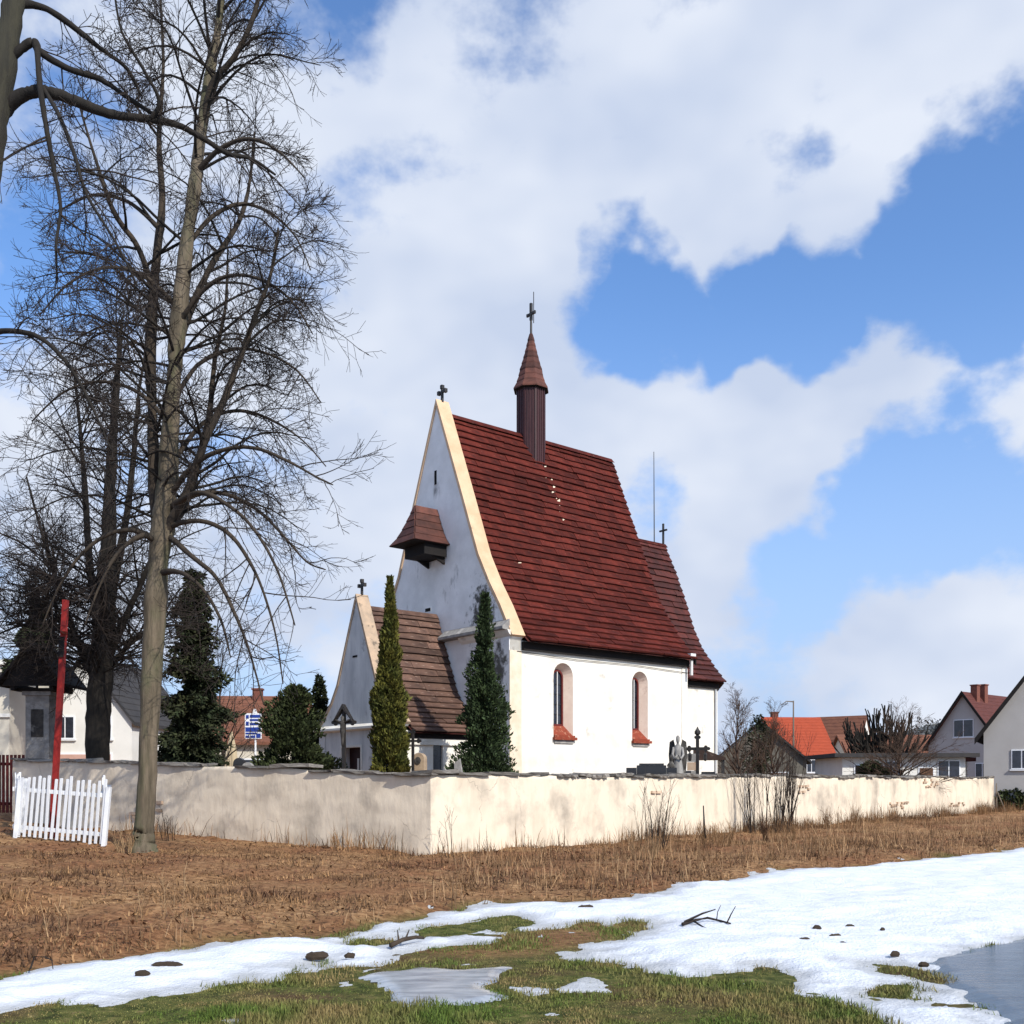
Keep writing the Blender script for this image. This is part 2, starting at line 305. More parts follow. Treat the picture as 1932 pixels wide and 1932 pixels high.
# ------------------------------------------------------------------ ground
def gp(px, py):
    d = EYE * FOC / (py - HZ); return ((px - CX) / FOC * d, d)
SNOW_TOP = [(-300,1900),(-100,1858),(0,1840),(150,1815),(350,1787),(500,1768),(620,1764),(690,1745),(760,1735),(820,1722),(900,1710),(990,1702),(1080,1703),
            (1150,1695),(1200,1693),(1270,1670),(1390,1657),(1490,1640),(1600,1636),(1740,1622),(1932,1600),(2300,1570)]
EDGE = np.array([gp(*p) for p in SNOW_TOP])
def y_edge(x):
    x = np.asarray(x, float)
    y = np.interp(x, EDGE[:, 0], EDGE[:, 1])
    y = np.where(x < EDGE[0, 0], EDGE[0, 1] + (x - EDGE[0, 0]) * 0.9, y)
    return np.where(x > EDGE[-1, 0], EDGE[-1, 1] + (x - EDGE[-1, 0]) * 0.85, y)
def G(x, y):
    x = np.asarray(x, float); y = np.asarray(y, float)
    b = (y - y_edge(x)) * 0.7
    bank = sstep(0, 0.35, b)
    z = bank * 0.07 + np.clip((-x - 1) * 0.036, 0, 0.5) * sstep(0, 6, b)
    far = 1 - sstep(60, 120, y)
    z = z + far * (bank * (0.12 * fbm(x * .45, y * .45, 3, 3) + 0.085 * fbm(x * 1.9, y * 2.4, 4, 5)) + 0.02 * fbm(x * .8, y * .8, 4, 9))
    return z
def gz(x, y): return float(G(np.array([x]), np.array([y]))[0])
def on(px, d, dz=0.0):
    x = (px - CX) / FOC * d; return Vector((x, d, gz(x, d) + dz))

def fan_grid(r0, r1, nr, tmax, nt, oy=-3.0, tmin=None):
    r = r0 * (r1 / r0) ** (np.arange(nr) / (nr - 1)); t = np.linspace(-tmax if tmin is None else tmin, tmax, nt)
    R, T = np.meshgrid(r, t, indexing='ij'); X = (T * R).ravel(); Y = (oy + R).ravel()
    i = np.arange(nr * nt).reshape(nr, nt)
    F = np.stack([i[:-1, :-1], i[:-1, 1:], i[1:, 1:], i[1:, :-1]], -1).reshape(-1, 4)
    return X, Y, F
def seg_sdf(X, Y, poly):
    """signed distance, positive inside"""
    p = np.array(poly); d = np.full(X.shape, 1e9); inside = np.zeros(X.shape, bool); n = len(p)
    for i in range(n):
        a = p[i]; b = p[(i + 1) % n]; e = b - a
        wx = X - a[0]; wy = Y - a[1]; t = np.clip((wx * e[0] + wy * e[1]) / (e @ e + 1e-12), 0, 1)
        d = np.minimum(d, (wx - t * e[0]) ** 2 + (wy - t * e[1]) ** 2)
        c = ((a[1] <= Y) & (b[1] > Y)) | ((b[1] <= Y) & (a[1] > Y))
        with np.errstate(divide='ignore', invalid='ignore'):
            xi = a[0] + (Y - a[1]) / (b[1] - a[1] + 1e-12) * e[0]
        inside ^= c & (X < xi)
    d = np.sqrt(d); return np.where(inside, d, -d)
SNOW = [gp(*p) for p in SNOW_TOP] + [gp(2700,1570), gp(2700,2000)] + [gp(*p) for p in
       [(1720,2000),(1660,1935),(1600,1902),(1530,1882),(1490,1862),(1480,1842),(1440,1832),(1330,1846),(1270,1840),(1150,1822),(1060,1813),(1040,1800),
        (1090,1781),(1180,1762),(1213,1744),(1190,1740),(1080,1746),(960,1768),(860,1786),(790,1795),(760,1806),(735,1820),(680,1824),(600,1831),(520,1850),(420,1861),
        (300,1876),(150,1896),(60,1914),(0,1915),(-100,1940),(-300,1990)]]
PUDDLE = [gp(*p) for p in [(712,1846),(740,1838),(790,1829),(870,1832),(952,1828),(938,1850),(885,1862),(925,1880),(860,1894),(770,1895),(742,1872)]]
POND = [gp(*p) for p in [(1778,1811),(1850,1795),(1932,1778),(2100,1745),(2400,1720),(2600,1760),(2500,1960),(2100,1985),(1960,1945),(1900,1908),(1825,1862),(1800,1835)]]
ISLANDS = [[gp(*p) for p in q] for q in (
    [(775,1757),(850,1745),(955,1733),(985,1742),(940,1753),(850,1766),(790,1768)],
    [(690,1782),(740,1770),(800,1762),(800,1770),(735,1786)],
    [(1745,1870),(1700,1880),(1650,1876),(1668,1862),(1715,1855)],
    [(1690,1842),(1640,1832),(1660,1824),(1720,1826),(1790,1838),(1840,1850),(1800,1862),(1745,1852)],
    [(0,1912),(60,1900),(125,1886),(110,1900),(60,1914),(0,1930)],
    [(575,1820),(600,1812),(640,1816),(610,1827)])]
def snow_sd(X, Y):
    s = seg_sdf(X, Y, SNOW)
    s = np.minimum(s, -seg_sdf(X, Y, POND))
    for q in ISLANDS: s = np.minimum(s, -seg_sdf(X, Y, q))
    rem = (fbm(X * 1.5, Y * 2.4, 3, 131) - .60) * .5
    s = np.where(Y < y_edge(X) - .3, np.maximum(s, np.where(seg_sdf(X, Y, PUDDLE) < -.25, rem, -1)), s)
    return s + 0.34 * fbm(X * 1.7, Y * 1.2, 4, 31) + 0.20 * fbm(X * 6, Y * 4, 4, 37)

def ground_material():
    m = bpy.data.materials.new('meadow_ground'); m.use_nodes = True; nt = m.node_tree; N = nt.nodes.new; Lk = nt.links.new
    bs = nt.nodes['Principled BSDF']; bs.inputs['Roughness'].default_value = .95; bs.inputs['Specular IOR Level'].default_value = .1
    g = N('ShaderNodeNewGeometry'); at = N('ShaderNodeAttribute'); at.attribute_name = 'litter'
    def nz(sc, st=(1,1,1), det=8, ro=.65):
        mp = N('ShaderNodeMapping'); mp.inputs['Scale'].default_value = st; Lk(g.outputs['Position'], mp.inputs[0])
        n = N('ShaderNodeTexNoise'); n.inputs['Scale'].default_value = sc; n.inputs['Detail'].default_value = det; n.inputs['Roughness'].default_value = ro; Lk(mp.outputs[0], n.inputs['Vector']); return n.outputs['Fac']
    def ramp(v, stops):
        r = N('ShaderNodeValToRGB'); e = r.color_ramp.elements
        while len(e) < len(stops): e.new(.5)
        for q, (p, c) in zip(e, stops): q.position = p; q.color = (*c, 1)
        Lk(v, r.inputs[0]); return r.outputs[0]
    def mix(f, a, b):
        x = N('ShaderNodeMix'); x.data_type = 'RGBA'
        if isinstance(f, float): x.inputs[0].default_value = f
        else: Lk(f, x.inputs[0])
        Lk(a, x.inputs[6]); Lk(b, x.inputs[7]); return x.outputs[2]
    br1 = ramp(nz(7, (1, 1.6, 1)), [(.34, (.045,.022,.012)), (.45, (.22,.122,.058)), (.57, (.37,.215,.105)), (.72, (.48,.31,.165))])
    br2 = ramp(nz(9, (1, 1.6, 1)), [(.36, (.035,.016,.010)), (.47, (.19,.088,.042)), (.66, (.34,.175,.085))])
    br = mix(ramp(nz(.35, det=4), [(.42, (0,0,0)), (.6, (1,1,1))]), br1, br2)
    gr = ramp(nz(6), [(.32, (.022,.026,.010)), (.46, (.065,.078,.020)), (.58, (.13,.13,.038)), (.70, (.24,.18,.08))])
    gr2 = ramp(nz(5), [(.32, (.05,.03,.015)), (.55, (.12,.08,.04)), (.7, (.10,.10,.03))])
    gr = mix(ramp(nz(.7, det=5), [(.48, (0,0,0)), (.62, (1,1,1))]), gr, gr2)
    Lk(mix(at.outputs['Fac'], gr, br), bs.inputs['Base Color'])
    b = N('ShaderNodeBump'); b.inputs['Strength'].default_value = .9; b.inputs['Distance'].default_value = .05; Lk(nz(14, (1, 1.4, 1)), b.inputs['Height']); Lk(b.outputs[0], bs.inputs['Normal'])
    return m
def build_ground():
    X, Y, F = fan_grid(5.5, 6000, 520, 2.2, 460)
    Z = G(X, Y)
    o = np_mesh('ground', np.stack([X, Y, Z], 1), F, ground_material(), smooth=True, kind='structure')
    b = (Y - y_edge(X)) * .7 + 0.5 * fbm(X * .8, Y * .8, 3, 61)
    lit = sstep(-0.5, 0.3, b)
    # the thawed tongue between the two snow fields is bare earth
    tongue = seg_sdf(X, Y, [gp(*p) for p in [(800,1795),(960,1766),(1085,1744),(1190,1738),(1215,1744),(1180,1762),(1090,1782),(1000,1800),(900,1806)]])
    lit = np.maximum(lit, 0.75 * sstep(-.3, .2, tongue))
    a = o.data.attributes.new('litter', 'FLOAT', 'POINT'); a.data.foreach_set('value', lit.astype(np.float32))
build_ground()

def sheet_material(name, c1, c2, rough, bump, bscale, spec=.5, sc=1.0, sss=False, stretch=(1,1,1)):
    return mat(name, c1, c2, sc, rough, bump, bscale, spec=spec, world=True, bdist=.03, stretch=stretch)
M['snow'] = sheet_material('old_snow', (.75,.78,.825), (.64,.68,.74), .65, .8, 26, .35, 3.0)
def slush(m):
    nt = m.node_tree; bs = nt.nodes['Principled BSDF']; src = bs.inputs['Base Color'].links[0].from_socket; at = nt.nodes.new('ShaderNodeAttribute'); at.attribute_name = 'thin'
    x = nt.nodes.new('ShaderNodeMix'); x.data_type = 'RGBA'; q = nt.nodes.new('ShaderNodeMath'); q.operation = 'MULTIPLY'; nt.links.new(at.outputs['Fac'], q.inputs[0]); q.inputs[1].default_value = .9
    nt.links.new(q.outputs[0], x.inputs[0]); nt.links.new(src, x.inputs[6]); x.inputs[7].default_value = (.40, .41, .41, 1); nt.links.new(x.outputs[2], bs.inputs['Base Color'])
slush(M['snow'])
M['ice'] = sheet_material('grey_puddle_ice', (.20,.23,.27), (.42,.45,.48), .14, .12, 6, .5, 2.5, stretch=(1, 3, 1))
M['pond'] = sheet_material('pond_water', (.06,.08,.105), (.11,.14,.17), .12, .25, 6, .5, 1.5, stretch=(1, 4, 1))
def trim(V, F, keep):
    fk = keep[F].any(1); F = F[fk]; u, inv = np.unique(F, return_inverse=True); return V[u], inv.reshape(F.shape)
def build_snow():
    X, Y, F = fan_grid(8.5, 45, 520, 1.0, 640)
    s = snow_sd(X, Y); pu = -seg_sdf(X, Y, PUDDLE)
    th = sstep(-0.05, 0.75, s)
    h = 0.052 * th + 0.06 * th * fbm(X * .7, Y * .9, 4, 41) + 0.03 * fbm(X * 2.6, Y * 4.5, 4, 43) * sstep(0, .3, s)
    Z = G(X, Y) + h - 0.03 * (1 - sstep(-.12, .03, s))
    # the bank rises out of the snow: keep the sheet from climbing it
    V, F2 = trim(np.stack([X, Y, Z], 1), F, s > -0.15)
    so_ = tag(np_mesh('snow', V, F2, M['snow'], smooth=True), kind='structure')
    u = np.unique(F[(s > -0.15)[F].any(1)]); thin = 1 - sstep(.0, .6, s[u] + .25 * fbm(X[u] * 2.5, Y[u] * 4, 4, 47))
    a = so_.data.attributes.new('thin', 'FLOAT', 'POINT'); a.data.foreach_set('value', thin.astype(np.float32))
    X, Y, F = fan_grid(8.5, 20, 200, .8, 300)
    s = seg_sdf(X, Y, PUDDLE) + .16 * fbm(X * 3, Y * 2, 4, 51)
    V, F2 = trim(np.stack([X, Y, .030 - .03 * (1 - sstep(-.1, .02, s))], 1), F, s > -.05)
    tag(np_mesh('frozen_puddle', V, F2, M['ice'], smooth=True), kind='structure')
    s = seg_sdf(X, Y, POND) + .14 * fbm(X * 2, Y * 1.6, 4, 53)
    V, F2 = trim(np.stack([X, Y, .028 - .03 * (1 - sstep(-.12, .02, s))], 1), F, s > -.12)
    tag(np_mesh('pond', V, F2, M['pond'], smooth=True), kind='structure')
build_snow()

def blades(name, X, Y, h, w, lean, material, label, seed=1, flat=0.0, clump=2.2):
    r = np.random.default_rng(seed); n = len(X); Z = G(X, Y) - .01
    a = r.uniform(0, 2 * np.pi, n); ln = r.normal(0, lean, n); az = r.uniform(0, 2 * np.pi, n)
    hh = h * r.uniform(.45, 1.25, n) * np.clip(.8 + clump * fbm(X * 1.6, Y * 1.6, 3, seed + 100), .3, 2.2); ww = w * r.uniform(.6, 1.4, n)
    dx = np.cos(a) * ww / 2; dy = np.sin(a) * ww / 2
    lx = np.cos(az) * np.sin(ln) * hh; ly = np.sin(az) * np.sin(ln) * hh; lz = np.abs(np.cos(ln)) * hh
    z0 = Z + r.uniform(0, 1, n) * flat
    b0 = np.stack([X - dx, Y - dy, z0], 1); b1 = np.stack([X + dx, Y + dy, z0], 1)
    m0 = np.stack([X - dx * .7 + lx * .45, Y - dy * .7 + ly * .45, z0 + lz * .6], 1); m1 = np.stack([X + dx * .7 + lx * .45, Y + dy * .7 + ly * .45, z0 + lz * .6], 1)
    tp = np.stack([X + lx, Y + ly, z0 + lz], 1)
    V = np.stack([b0, b1, m1, m0, tp], 1).reshape(-1, 3); k = np.arange(n)[:, None] * 5
    F = np.concatenate([k + [0, 1, 2], k + [0, 2, 3], k + [3, 2, 4]], 1).reshape(-1, 3)
    o = np_mesh(name, V, F, material); tag(o, label, 'grass', kind='stuff'); return o
def wedge(n, y0, y1, t, seed, pw=1.0):
    r = np.random.default_rng(seed); Y = y0 + (y1 - y0) * r.uniform(0, 1, n) ** pw; X = r.uniform(-t, t, n) * Y; return X, Y
def build_grass():
    X, Y = wedge(330000, 6.3, 14, .62, 5, 1.25)
    s = snow_sd(X, Y); k = (s < .03 + .05 * np.random.default_rng(4).normal(0, 1, len(X))) & (seg_sdf(X, Y, PUDDLE) < -.02) & (seg_sdf(X, Y, POND) < -.02) & (Y < y_edge(X) - .1)
    k &= (fbm(X * 1.1, Y * 1.1, 3, 71) + .28 + np.random.default_rng(1).normal(0, .22, len(X)) > 0)
    blades('lawn_grass', X[k], Y[k], .042, .008, .75, M['lawn_blade'], 'short green and brown lawn grass below the snow', 3, .01)
    X, Y = wedge(300000, 6.5, 32, .80, 6, 1.0)
    b = (Y - y_edge(X)) * .7; k = (b > .02) & (b < 11 + 0 * X) & behind_front(X, Y)
    k &= np.random.default_rng(2).uniform(0, 1, len(X)) < np.clip(.55 + 1.6 * fbm(X * .9, Y * .9, 3, 73), .12, 1)
    blades('matted_dry_grass', X[k], Y[k], .075, .018, 1.15, M['straw_dark'], 'matted brown dead grass and leaves covering the bank', 4, .02)
    X, Y = wedge(60000, 7, 40, .80, 8, .8); b = (Y - y_edge(X)) * .7
    k = (b > .0) & behind_front(X, Y) & (fbm(X * .8, Y * .8, 3, 75) + .35 * sstep(-4, 3, X) - .12 > .15 * np.random.default_rng(3).normal(0, 1, len(X)))
    k &= (b < .5) | (X > -1)
    k &= np.random.default_rng(9).uniform(0, 1, len(X)) < .6
    blades('tall_dry_grass', X[k], Y[k], .30, .012, .38, M['straw'], 'taller straw coloured dry grass along the edge of the snow', 5, .0)
    X, Y = wedge(90000, 12, 42, .80, 18, .9); b = (Y - y_edge(X)) * .7
    k = (b > .6) & (X > -2) & behind_front(X, Y) & (fbm(X * .7, Y * .7, 3, 85) + .12 * np.random.default_rng(6).normal(0, 1, len(X)) > .02)
    blades('tangled_dead_grass', X[k], Y[k], .24, .014, .8, M['straw_dark'], 'tangled darker dead grass on the bank before the sunlit wall', 7, .0)
    # curled brown leaves lying on the bank
    r = np.random.default_rng(14); X, Y = wedge(26000, 7, 30, .8, 15, 1.0); b = (Y - y_edge(X)) * .7; k = (b > .05) & behind_front(X, Y) & (fbm(X * .6, Y * .6, 3, 79) + .25 * r.normal(0, 1, len(X)) > -.05); X, Y = X[k], Y[k]; n = len(X)
    a = r.uniform(0, 6.28, n); sz = r.uniform(.016, .040, n); ux = np.stack([np.cos(a), np.sin(a), r.normal(0, .5, n)], 1); uy = np.stack([-np.sin(a), np.cos(a), r.normal(0, .5, n)], 1); c = np.stack([X, Y, G(X, Y) + r.uniform(.01, .06, n)], 1)
    V = np.stack([c - ux * sz[:, None], c + uy * sz[:, None] * .55, c + ux * sz[:, None], c - uy * sz[:, None] * .55], 1).reshape(-1, 3); q = np.arange(n)[:, None] * 4
    tag(np_mesh('leaf_litter', V, np.concatenate([q + [0, 1, 2], q + [0, 2, 3]], 1).reshape(-1, 3), M['leaf']), 'curled brown fallen leaves scattered over the bank', 'leaves', kind='stuff')
    # strip of dead herbs at the foot of the wall
    r = np.random.default_rng(12); n = 15000; t = r.uniform(-9, 42, n) ; off = np.abs(r.normal(0, .55, n)) + .06
    base = np.where((t < 0)[:, None], WC[None] + WL[None] * (-t)[:, None], WC[None] + WR[None] * t[:, None]); nn = np.where((t < 0)[:, None], NL[None], NR[None])
    p = base + nn * off[:, None]; k = r.uniform(0, 1, n) < np.where(t < 1, .35, .95) * np.clip(.5 + 2 * fbm(t * .5, t * 0, 3, 77), .05, 1)
    blades('wall_foot_herbs', p[k, 0], p[k, 1], .42, .014, .34, M['straw_dark'], 'dead brown herbs growing along the foot of the churchyard wall', 6)

# ------------------------------------------------------------------ churchyard wall
WC = np.array([-1.78, 22.0]); WR = np.array([.66, .751]); WR /= np.linalg.norm(WR); WL = np.array([-.879, .477]); WL /= np.linalg.norm(WL)
NR = np.array([WR[1], -WR[0]]); NL = np.array([-abs(WL[1]), -abs(WL[0])])      # outward normals, toward the lane
WLEN_R, WLEN_L = 40.9, 14.2
def behind_front(X, Y):
    """True on the lane side of the churchyard wall"""
    p = np.stack([X, Y], -1) - WC
    return np.where(p @ NR > p @ NL, (p @ NR) > .05, (p @ NL) > .05) | ((p @ NR > .05) | (p @ NL > .05))
def wall_top(side, t):
    t = np.asarray(t, float)
    if side == 'R': z = EYE + .08 - .0012 * t + .085 * fbm(t * .5, t * 0, 4, 81)
    else: z = EYE + .08 + .034 * t + .085 * fbm(t * .5, t * 0 + 5, 4, 83)
    return z
def build_wall():
    root = empty('churchyard_wall', (WC[0], WC[1], 0))
    tag(root, 'cream rendered churchyard wall capped with thin slate slabs', 'wall')
    TH = .45
    o2 = np.array([0., 0.])
    for side, D, Nn, L in (('R', WR, NR, WLEN_R), ('L', WL, NL, WLEN_L)):
        n = int(L / .11); m = 22; t = np.linspace(0, L, n); u = np.linspace(0, 1, m)
        T, U = np.meshgrid(t, u, indexing='ij'); base = G(WC[0] + D[0] * T, WC[1] + D[1] * T) - .25; top = wall_top(side, T)
        Z = base + (top - base) * U
        sc = 1.0 if side == 'R' else 1.6
        off = sc * (.014 * fbm(T * .9, Z * 2.6, 4, 91) + .010 * fbm(T * 3.5, Z * 11, 3, 93)) + .03 * (1 - U)
        off *= sstep(0, .3, T)
        V = np.stack([D[0] * T + Nn[0] * off, D[1] * T + Nn[1] * off, Z], -1).reshape(-1, 3)
        i = np.arange(n * m).reshape(n, m); F = np.stack([i[:-1, :-1], i[1:, :-1], i[1:, 1:], i[:-1, 1:]], -1).reshape(-1, 4)
        # back face, top and end closed with a simple body
        bt = np.stack([D[0] * t - Nn[0] * TH, D[1] * t - Nn[1] * TH, wall_top(side, t)], -1); bb = bt.copy(); bb[:, 2] = -.3
        k = len(V); V = np.concatenate([V, bt, bb]); j = np.arange(n - 1)
        top_f = np.stack([i[:-1, -1], i[1:, -1], k + j + 1, k + j], -1); back = np.stack([k + j, k + j + 1, k + n + j + 1, k + n + j], -1)
        end = np.array([[i[-1, 0], k + 2 * n - 1, k + n - 1, i[-1, -1]]])
        np_mesh('render_face', V, np.concatenate([F, top_f, back, end]), M['wallcream'], root, smooth=False)
    # coping slabs, each lying on the wall with its own tilt
    vars_ = []
    for k in range(6):
        r = random.Random(k); mb = MB(); nx = 5
        ring = []
        for q in range(nx):
            x = -.5 + q / (nx - 1); j = lambda a: r.uniform(-a, a)
            ring.append([(x, -.5 + j(.07), -.5 + j(.1)), (x, .5 + j(.05), -.5 + j(.1)), (x, .5 + j(.05), .5 + j(.25)), (x, -.5 + j(.07), .5 + j(.25))])
        mb.rings(ring); vars_.append(mb.build('coping_slab', M['slate']).data)
    for o in [o for o in bpy.data.objects if o.name.startswith('coping_slab')]: bpy.data.objects.remove(o)
    r = random.Random(5)
    for side, D, Nn, L in (('R', WR, NR, WLEN_R), ('L', WL, NL, WLEN_L)):
        t = -.1
        while t < L:
            ln = r.uniform(.55, 1.25) if side == 'L' else r.uniform(.45, 1.15)
            if side == 'R' and 3 < t < 7: ln = r.uniform(.22, .5)
            ln = min(ln, L - t + .05)
            if ln > .15 and r.random() > .06:
                o = bpy.data.objects.new('coping_slab', r.choice(vars_)); link(o, root)
                c = D * (t + ln / 2) + Nn * (-TH / 2 + r.uniform(0, .03)); th = r.uniform(.04, .09)
                o.location = (c[0], c[1], float(wall_top(side, t + ln / 2)) + th / 2 + r.uniform(-.01, .02))
                o.rotation_euler = (r.uniform(-.06, .06), r.uniform(-.05, .05), math.atan2(D[1], D[0]) + r.uniform(-.03, .03))
                o.scale = (ln * .985, TH + r.uniform(.08, .2), th)
            t += ln
    # patches where the render fell off and the masonry shows
    brick = MB().box((0, 0, 0), (1, 1, 1)).build('brick', M['brickpatch']); bm_ = brick.data; bpy.data.objects.remove(brick)
    for side, t0, z0, nx, nz in (('R', 30.5, 1.42, 7, 4), ('R', 26.5, .55, 8, 3), ('R', 17.8, 1.3, 4, 4), ('L', 8.3, .75, 4, 6), ('R', 8.6, 1.28, 3, 2), ('R', 34.0, .5, 8, 2)):
        D, Nn = (WR, NR) if side == 'R' else (WL, NL)
        for a in range(nx):
            for b in range(nz):
                if r.random() < .52: continue
                t = t0 + (a + .5 * (b % 2)) * .27 + r.uniform(-.02, .02); z = z0 + b * .10
                c = D * t + Nn * (.020 + r.uniform(0, .014) + .03 * max(0, 1 - z / 1.8))
                o = bpy.data.objects.new('brick', bm_); link(o, root); o.location = (c[0], c[1], z)
                o.scale = (r.uniform(.16, .25), .07, r.uniform(.055, .085)); o.rotation_euler = (r.uniform(-.05, .05), r.uniform(-.08, .08), math.atan2(D[1], D[0]))
build_wall()
build_grass()
# ------------------------------------------------------------------ church  (local x = along the nave, y = across it, z up)
E = EYE                                       # heights below were read from eye level
def arch(c, w, z0, ztop, n=10):
    """outline of a round headed opening in (x, z), from bottom left clockwise"""
    r = w / 2; zs = ztop - r
    return [(c - r, z0), (c - r, zs)] + [(c - r * math.cos(math.pi * k / n), zs + r * math.sin(math.pi * k / n)) for k in range(1, n)] + [(c + r, zs), (c + r, z0)]
def wall_with_arches(x0, x1, z0, z1, ops, y, depth_dir=1):
    """front skin of a wall in the plane y with real openings; ops = list of outlines"""
    mb = MB(); x = x0
    for o in sorted(ops, key=lambda o: o[0][0]):
        a, b = o[0][0], o[-1][0]; zb = o[0][1]
        mb.add([(x, y, z0), (a, y, z0), (a, y, z1), (x, y, z1)], [(0, 1, 2, 3)])
        mb.add([(a, y, z0), (b, y, z0), (b, y, zb), (a, y, zb)], [(0, 1, 2, 3)])
        top = o[1:-1]
        for p, q in zip(top[:-1], top[1:]): mb.add([(p[0], y, p[1]), (q[0], y, q[1]), (q[0], y, z1), (p[0], y, z1)], [(0, 1, 2, 3)])
        x = b
    mb.add([(x, y, z0), (x1, y, z0), (x1, y, z1), (x, y, z1)], [(0, 1, 2, 3)]); return mb
def loft(o1, y1, o2, y2):
    mb = MB(); n = len(o1)
    vs = [(p[0], y1, p[1]) for p in o1] + [(p[0], y2, p[1]) for p in o2]
    return mb.add(vs, [(i, (i + 1) % n, n + (i + 1) % n, n + i) for i in range(n)])
class Profile:
    def __init__(s, pts):
        s.p = [Vector(q) for q in pts]; s.a = [0.0]
        for a, b in zip(s.p[:-1], s.p[1:]): s.a.append(s.a[-1] + (b - a).length)
        s.len = s.a[-1]
    def at(s, t):
        t = max(0, min(s.len, t))
        for i in range(len(s.p) - 1):
            if t <= s.a[i + 1] + 1e-9: f = (t - s.a[i]) / (s.a[i + 1] - s.a[i]); return s.p[i].lerp(s.p[i + 1], f)
        return s.p[-1]
BOARDS = []
for k in range(8):
    r = random.Random(50 + k); j = lambda a: r.uniform(-a, a)
    mb = MB(); rg = []
    for x in (0, .34 + j(.1), .67 + j(.1), 1):
        lo = j(.05); rg.append([(x, lo, -.5), (x, 1.0, -.5), (x, 1.0, .5), (x, lo, .5 + j(.12))])
    mb.rings(rg); o = mb.build('roof_board', M['roof_red']); BOARDS.append(o.data); bpy.data.objects.remove(o)
BOARD_SETS = {}
def boards_for(mname):
    if mname not in BOARD_SETS:
        l = []
        for b in BOARDS: c = b.copy(); c.materials.clear(); c.materials.append(M[mname]); l.append(c)
        BOARD_SETS[mname] = l
    return BOARD_SETS[mname]
def courses(parent, prof, n, xlim, mname, mirror=None, single=True, seed=1, lmin=.8, lmax=1.7, thick=.066, from_course=0):
    """rows of lapped boards up a roof slope; prof in (y,z); xlim(t)->(x0,x1)"""
    r = random.Random(seed); bs = boards_for(mname); joined = MB(); st = prof.len / n
    for k in range(n):
        t0, t1 = k * st, min(prof.len, (k + 1.22) * st); a, b = prof.at(t0), prof.at(t1)
        A = Vector((0, a[0], a[1])); B = Vector((0, b[0], b[1]))
        if mirror is not None: A.y = 2 * mirror - A.y; B.y = 2 * mirror - B.y
        nx = Vector((1, 0, 0)); up = (B - A); nz = nx.cross(up).normalized()
        if nz.z < 0: nz = -nz
        A = A + nz * .105; B = B + nz * .020; up = B - A; ul = up.length; uy = up.normalized(); nz2 = nx.cross(uy)
        if nz2.z < 0: nz2 = -nz2
        x0, x1 = xlim(t0 / prof.len); x = x0 - r.uniform(0, .5)
        while x < x1:
            ln = r.uniform(lmin, lmax); xa = max(x, x0); xb = min(x + ln, x1); x += ln
            if xb - xa < .06: continue
            if x1 - xb < .18: xb = x1; x = x1 + 1
            w = (xb - xa) - .008; off = A + nz2 * r.uniform(-.012, .014) + uy * r.uniform(-.02, .02)
            Mx = Matrix(((w * nx.x, ul * uy.x, thick * nz2.x, xa), (w * nx.y, ul * uy.y, thick * nz2.y, off.y), (w * nx.z, ul * uy.z, thick * nz2.z, off.z), (0, 0, 0, 1)))
            me = r.choice(bs)
            if single and k >= from_course:
                o = bpy.data.objects.new('roof_board', me); link(o, parent); o.matrix_local = Mx
            else:
                joined.add([Mx @ v.co for v in me.vertices], [tuple(p.vertices) for p in me.polygons])
    if joined.v: joined.build('roof_boarding', M[mname], parent, kind='stuff')

W, LN, SM = 9.1, 9.5, 4.55
NAVE = Profile([(-.42, 4.93 + E), (0, 5.30 + E), (.6, 6.0 + E), (1.2, 6.85 + E), (1.9, 8.02 + E), (2.88, 10.38 + E), (SM, 14.34 + E)])
GAB = [(-.10, 5.10 + E), (.6, 6.28 + E), (1.2, 7.15 + E), (1.9, 8.34 + E), (2.88, 10.70 + E), (SM, 14.68 + E)]
PGAB = [(1.72, 1.95 + E), (2.2, 2.35 + E), (2.7, 2.85 + E), (3.2, 3.55 + E), (SM, 6.66 + E)]
PORCH = Profile([(1.45, 1.62 + E), (2.2, 2.15 + E), (2.7, 2.62 + E), (3.2, 3.28 + E), (SM, 6.34 + E)])
CHAN = Profile([(.86, 4.28 + E), (1.66, 5.2 + E), (2.34, 6.06 + E), (2.81, 7.06 + E), (3.26, 8.25 + E), (3.84, 9.62 + E), (SM, 11.05 + E)])
GT = .52                                       # parapet thickness
def latin_cross(parent, x, y, z, h, w, t, name='cross', trefoil=True, across='y'):
    mb = MB(); mb.lohi((x - t / 2, y - t / 2, z), (x + t / 2, y + t / 2, z + h)); zc = z + h * .68
    if across == 'y': mb.lohi((x - t * .45, y - w / 2, zc - t / 2), (x + t * .45, y + w / 2, zc + t / 2))
    else: mb.lohi((x - w / 2, y - t * .45, zc - t / 2), (x + w / 2, y + t * .45, zc + t / 2))
    if trefoil:
        ends = [(x, y, z + h)] + ([(x, y - w / 2, zc), (x, y + w / 2, zc)] if across == 'y' else [(x - w / 2, y, zc), (x + w / 2, y, zc)])
        for e in ends: mb.box(e, (t * 1.5, t * 1.5, t * 1.7))
    return mb.build(name, M['iron'], parent)
